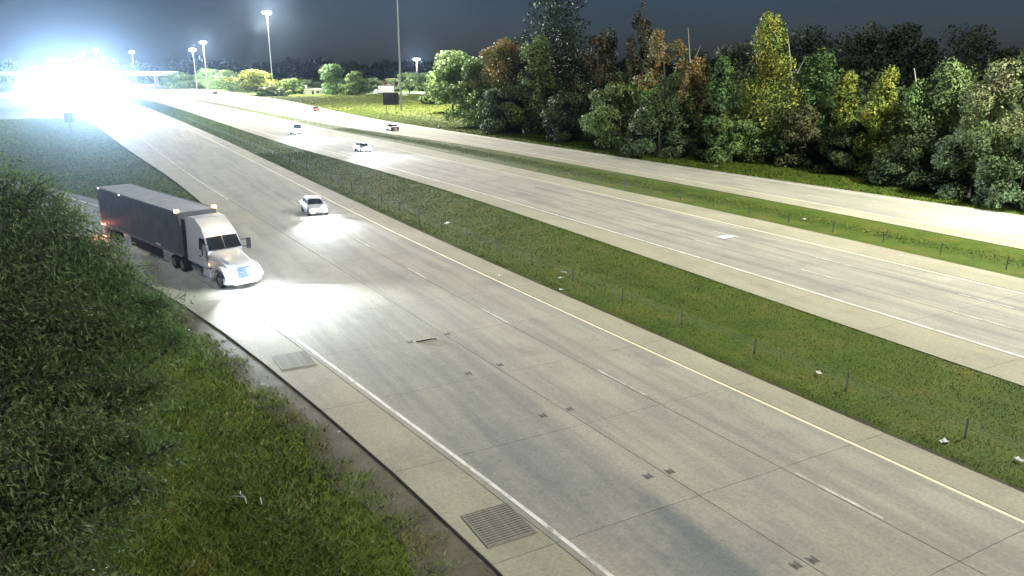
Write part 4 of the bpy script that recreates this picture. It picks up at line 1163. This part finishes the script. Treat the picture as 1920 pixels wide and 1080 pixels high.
        MB().box(-.16, -.05, sd_*.78-.14, sd_*.78+.14, .52, .62).build('fog_light', M['head'], root)
        MB().box(-2.55, -2.45, sd_*1.235-.02, sd_*1.235+.02, 1.25, 1.35).build('turn_lamp', M['amber'], root)
    # hood, tapering forward and down
    hs_ = [(-2.78, 1.02, 1.0, 2.02), (-1.9, .92, .95, 1.84), (-1.0, .80, .85, 1.66), (-.50, .72, .72, 1.50), (-.30, .64, .62, 1.30)]
    MB().loft([[(x, -a, z0), (x, -a, z1-.14), (x, -a*.82, z1), (x, a*.82, z1), (x, a, z1-.14), (x, a, z0)] for x, a, z0, z1 in hs_]).build('hood', M['white_paint'], root, True)
    gp = [(-.296, -.46, .66), (-.296, .46, .66), (-.36, .52, 1.34), (-.36, -.52, 1.34)]
    g = MB().loft([gp, [(x+.06, y, z) for x, y, z in gp]]).build('grille', plain('grille mesh', (0.05, 0.07, 0.09), 0.5, 0.2), root)
    for k in range(6):
        z = .74 + k*.10
        MB().box(-.30+.0, -.225+.0-.008*k, -.46, .46, z, z+.03).build('grille_slat', M['chrome'], g)
    MB().loft([[(-.28, -.62, .34), (-.28, .62, .34), (-.28, .66, .68), (-.28, -.66, .68)], [(0.0, -.60, .36), (0.0, .60, .36), (-.02, .64, .66), (-.02, -.64, .66)]]).build('bumper', M['white_paint'], root, bevel=.03)
    for sd_ in (-1, 1):
        MB().loft([[(-.28, sd_*.63, .34), (-.02, sd_*.63, .36), (-.04, sd_*.66, .66), (-.28, sd_*.67, .68)], [(-.75, sd_*1.22, .36), (-.55, sd_*1.20, .38), (-.57, sd_*1.2, .70), (-.75, sd_*1.22, .72)]]).build('bumper_corner', M['white_paint'], root)
    for sd_ in (-1, 1):
        lamp('headlight_beam', 'SPOT', (-.25, sd_*.88, 1.0), HEAD*0.38, (0.80, 0.89, 1.0), root, .1, 92, 1.0, (1, 0.06*sd_+0.10, -0.13))
    for sd_ in (-1, 1): lamp('headlight_bloom_fill', 'POINT', (.25, sd_*.88, .95), 430, (0.66, 0.80, 1.0), root, .08)  # added lamps ahead of the bumper, imitating bloom on the truck front
    lamp('tail_glow', 'POINT', (x0-.35, -1.35, 1.0), 260, (1.0, 0.25, 0.18), root, .1)
    lamp('cab_glow', 'POINT', (-2.9, 0, 3.6), 60, (1.0, 0.72, 0.42), root, .15)
    return root
emit_small = emit('small white marker', (1.0, 0.96, 0.9), 3.0)
semi()

def box_truck():
    p = at(717, 179)
    root = empty('box_truck', (p.x, p.y, 0.14), R(160), 'white box truck lit up on the side road behind the dark sign', 'truck')
    MB().box(-6.5, 2.2, -1.6, 1.6, 1.2, 5.0).build('cargo_box', M['white_paint'], root, bevel=.04)
    MB().loft([[(2.5, -1.4, .8), (4.9, -1.4, .8), (4.9, 1.4, .8), (2.5, 1.4, .8)], [(2.5, -1.4, 2.2), (4.8, -1.4, 2.0), (4.8, 1.4, 2.0), (2.5, 1.4, 2.2)], [(2.6, -1.25, 3.3), (3.9, -1.25, 3.3), (3.9, 1.25, 3.3), (2.6, 1.25, 3.3)]]).build('cab', M['white_paint'], root)
    MB().loft([[(4.83, -1.2, 2.1), (4.83, 1.2, 2.1), (4.0, 1.15, 3.2), (4.0, -1.15, 3.2)], [(4.87, -1.2, 2.12), (4.87, 1.2, 2.12), (4.04, 1.15, 3.22), (4.04, -1.15, 3.22)]]).build('windscreen', M['glass'], root)
    MB().box(-6.4, 4.4, -.5, .5, .7, 1.19).build('chassis', M['dark'], root)
    for x in (-4.6, 3.6):
        for y in (-1.3, 1.3): wheel(root, x, y, .5, .35)
box_truck()

# ------------------------------------------------------------------ haze
hz = MB().box(-1500, 1700, -250, 1500, -1.2, 64).build('haze', None if False else plain('haze placeholder', (1, 1, 1)))  # even volume box added to imitate lens bloom around the lamps
hm = bpy.data.materials.new('glow haze'); hm.use_nodes = True
for n_ in list(hm.node_tree.nodes):
    if n_.type == 'BSDF_PRINCIPLED': hm.node_tree.nodes.remove(n_)
pv = hm.node_tree.nodes.new('ShaderNodeVolumePrincipled')
pv.inputs['Density'].default_value = HAZE_D
pv.inputs['Color'].default_value = (0.52, 0.72, 1.0, 1)
pv.inputs['Anisotropy'].default_value = 0.93
hm.node_tree.links.new(pv.outputs[0], hm.node_tree.nodes['Material Output'].inputs['Volume'])
hz.data.materials.clear(); hz.data.materials.append(hm)
tag(hz, 'thin glow haze added for the bloom around the lamps over the whole highway', 'haze', kind='stuff')
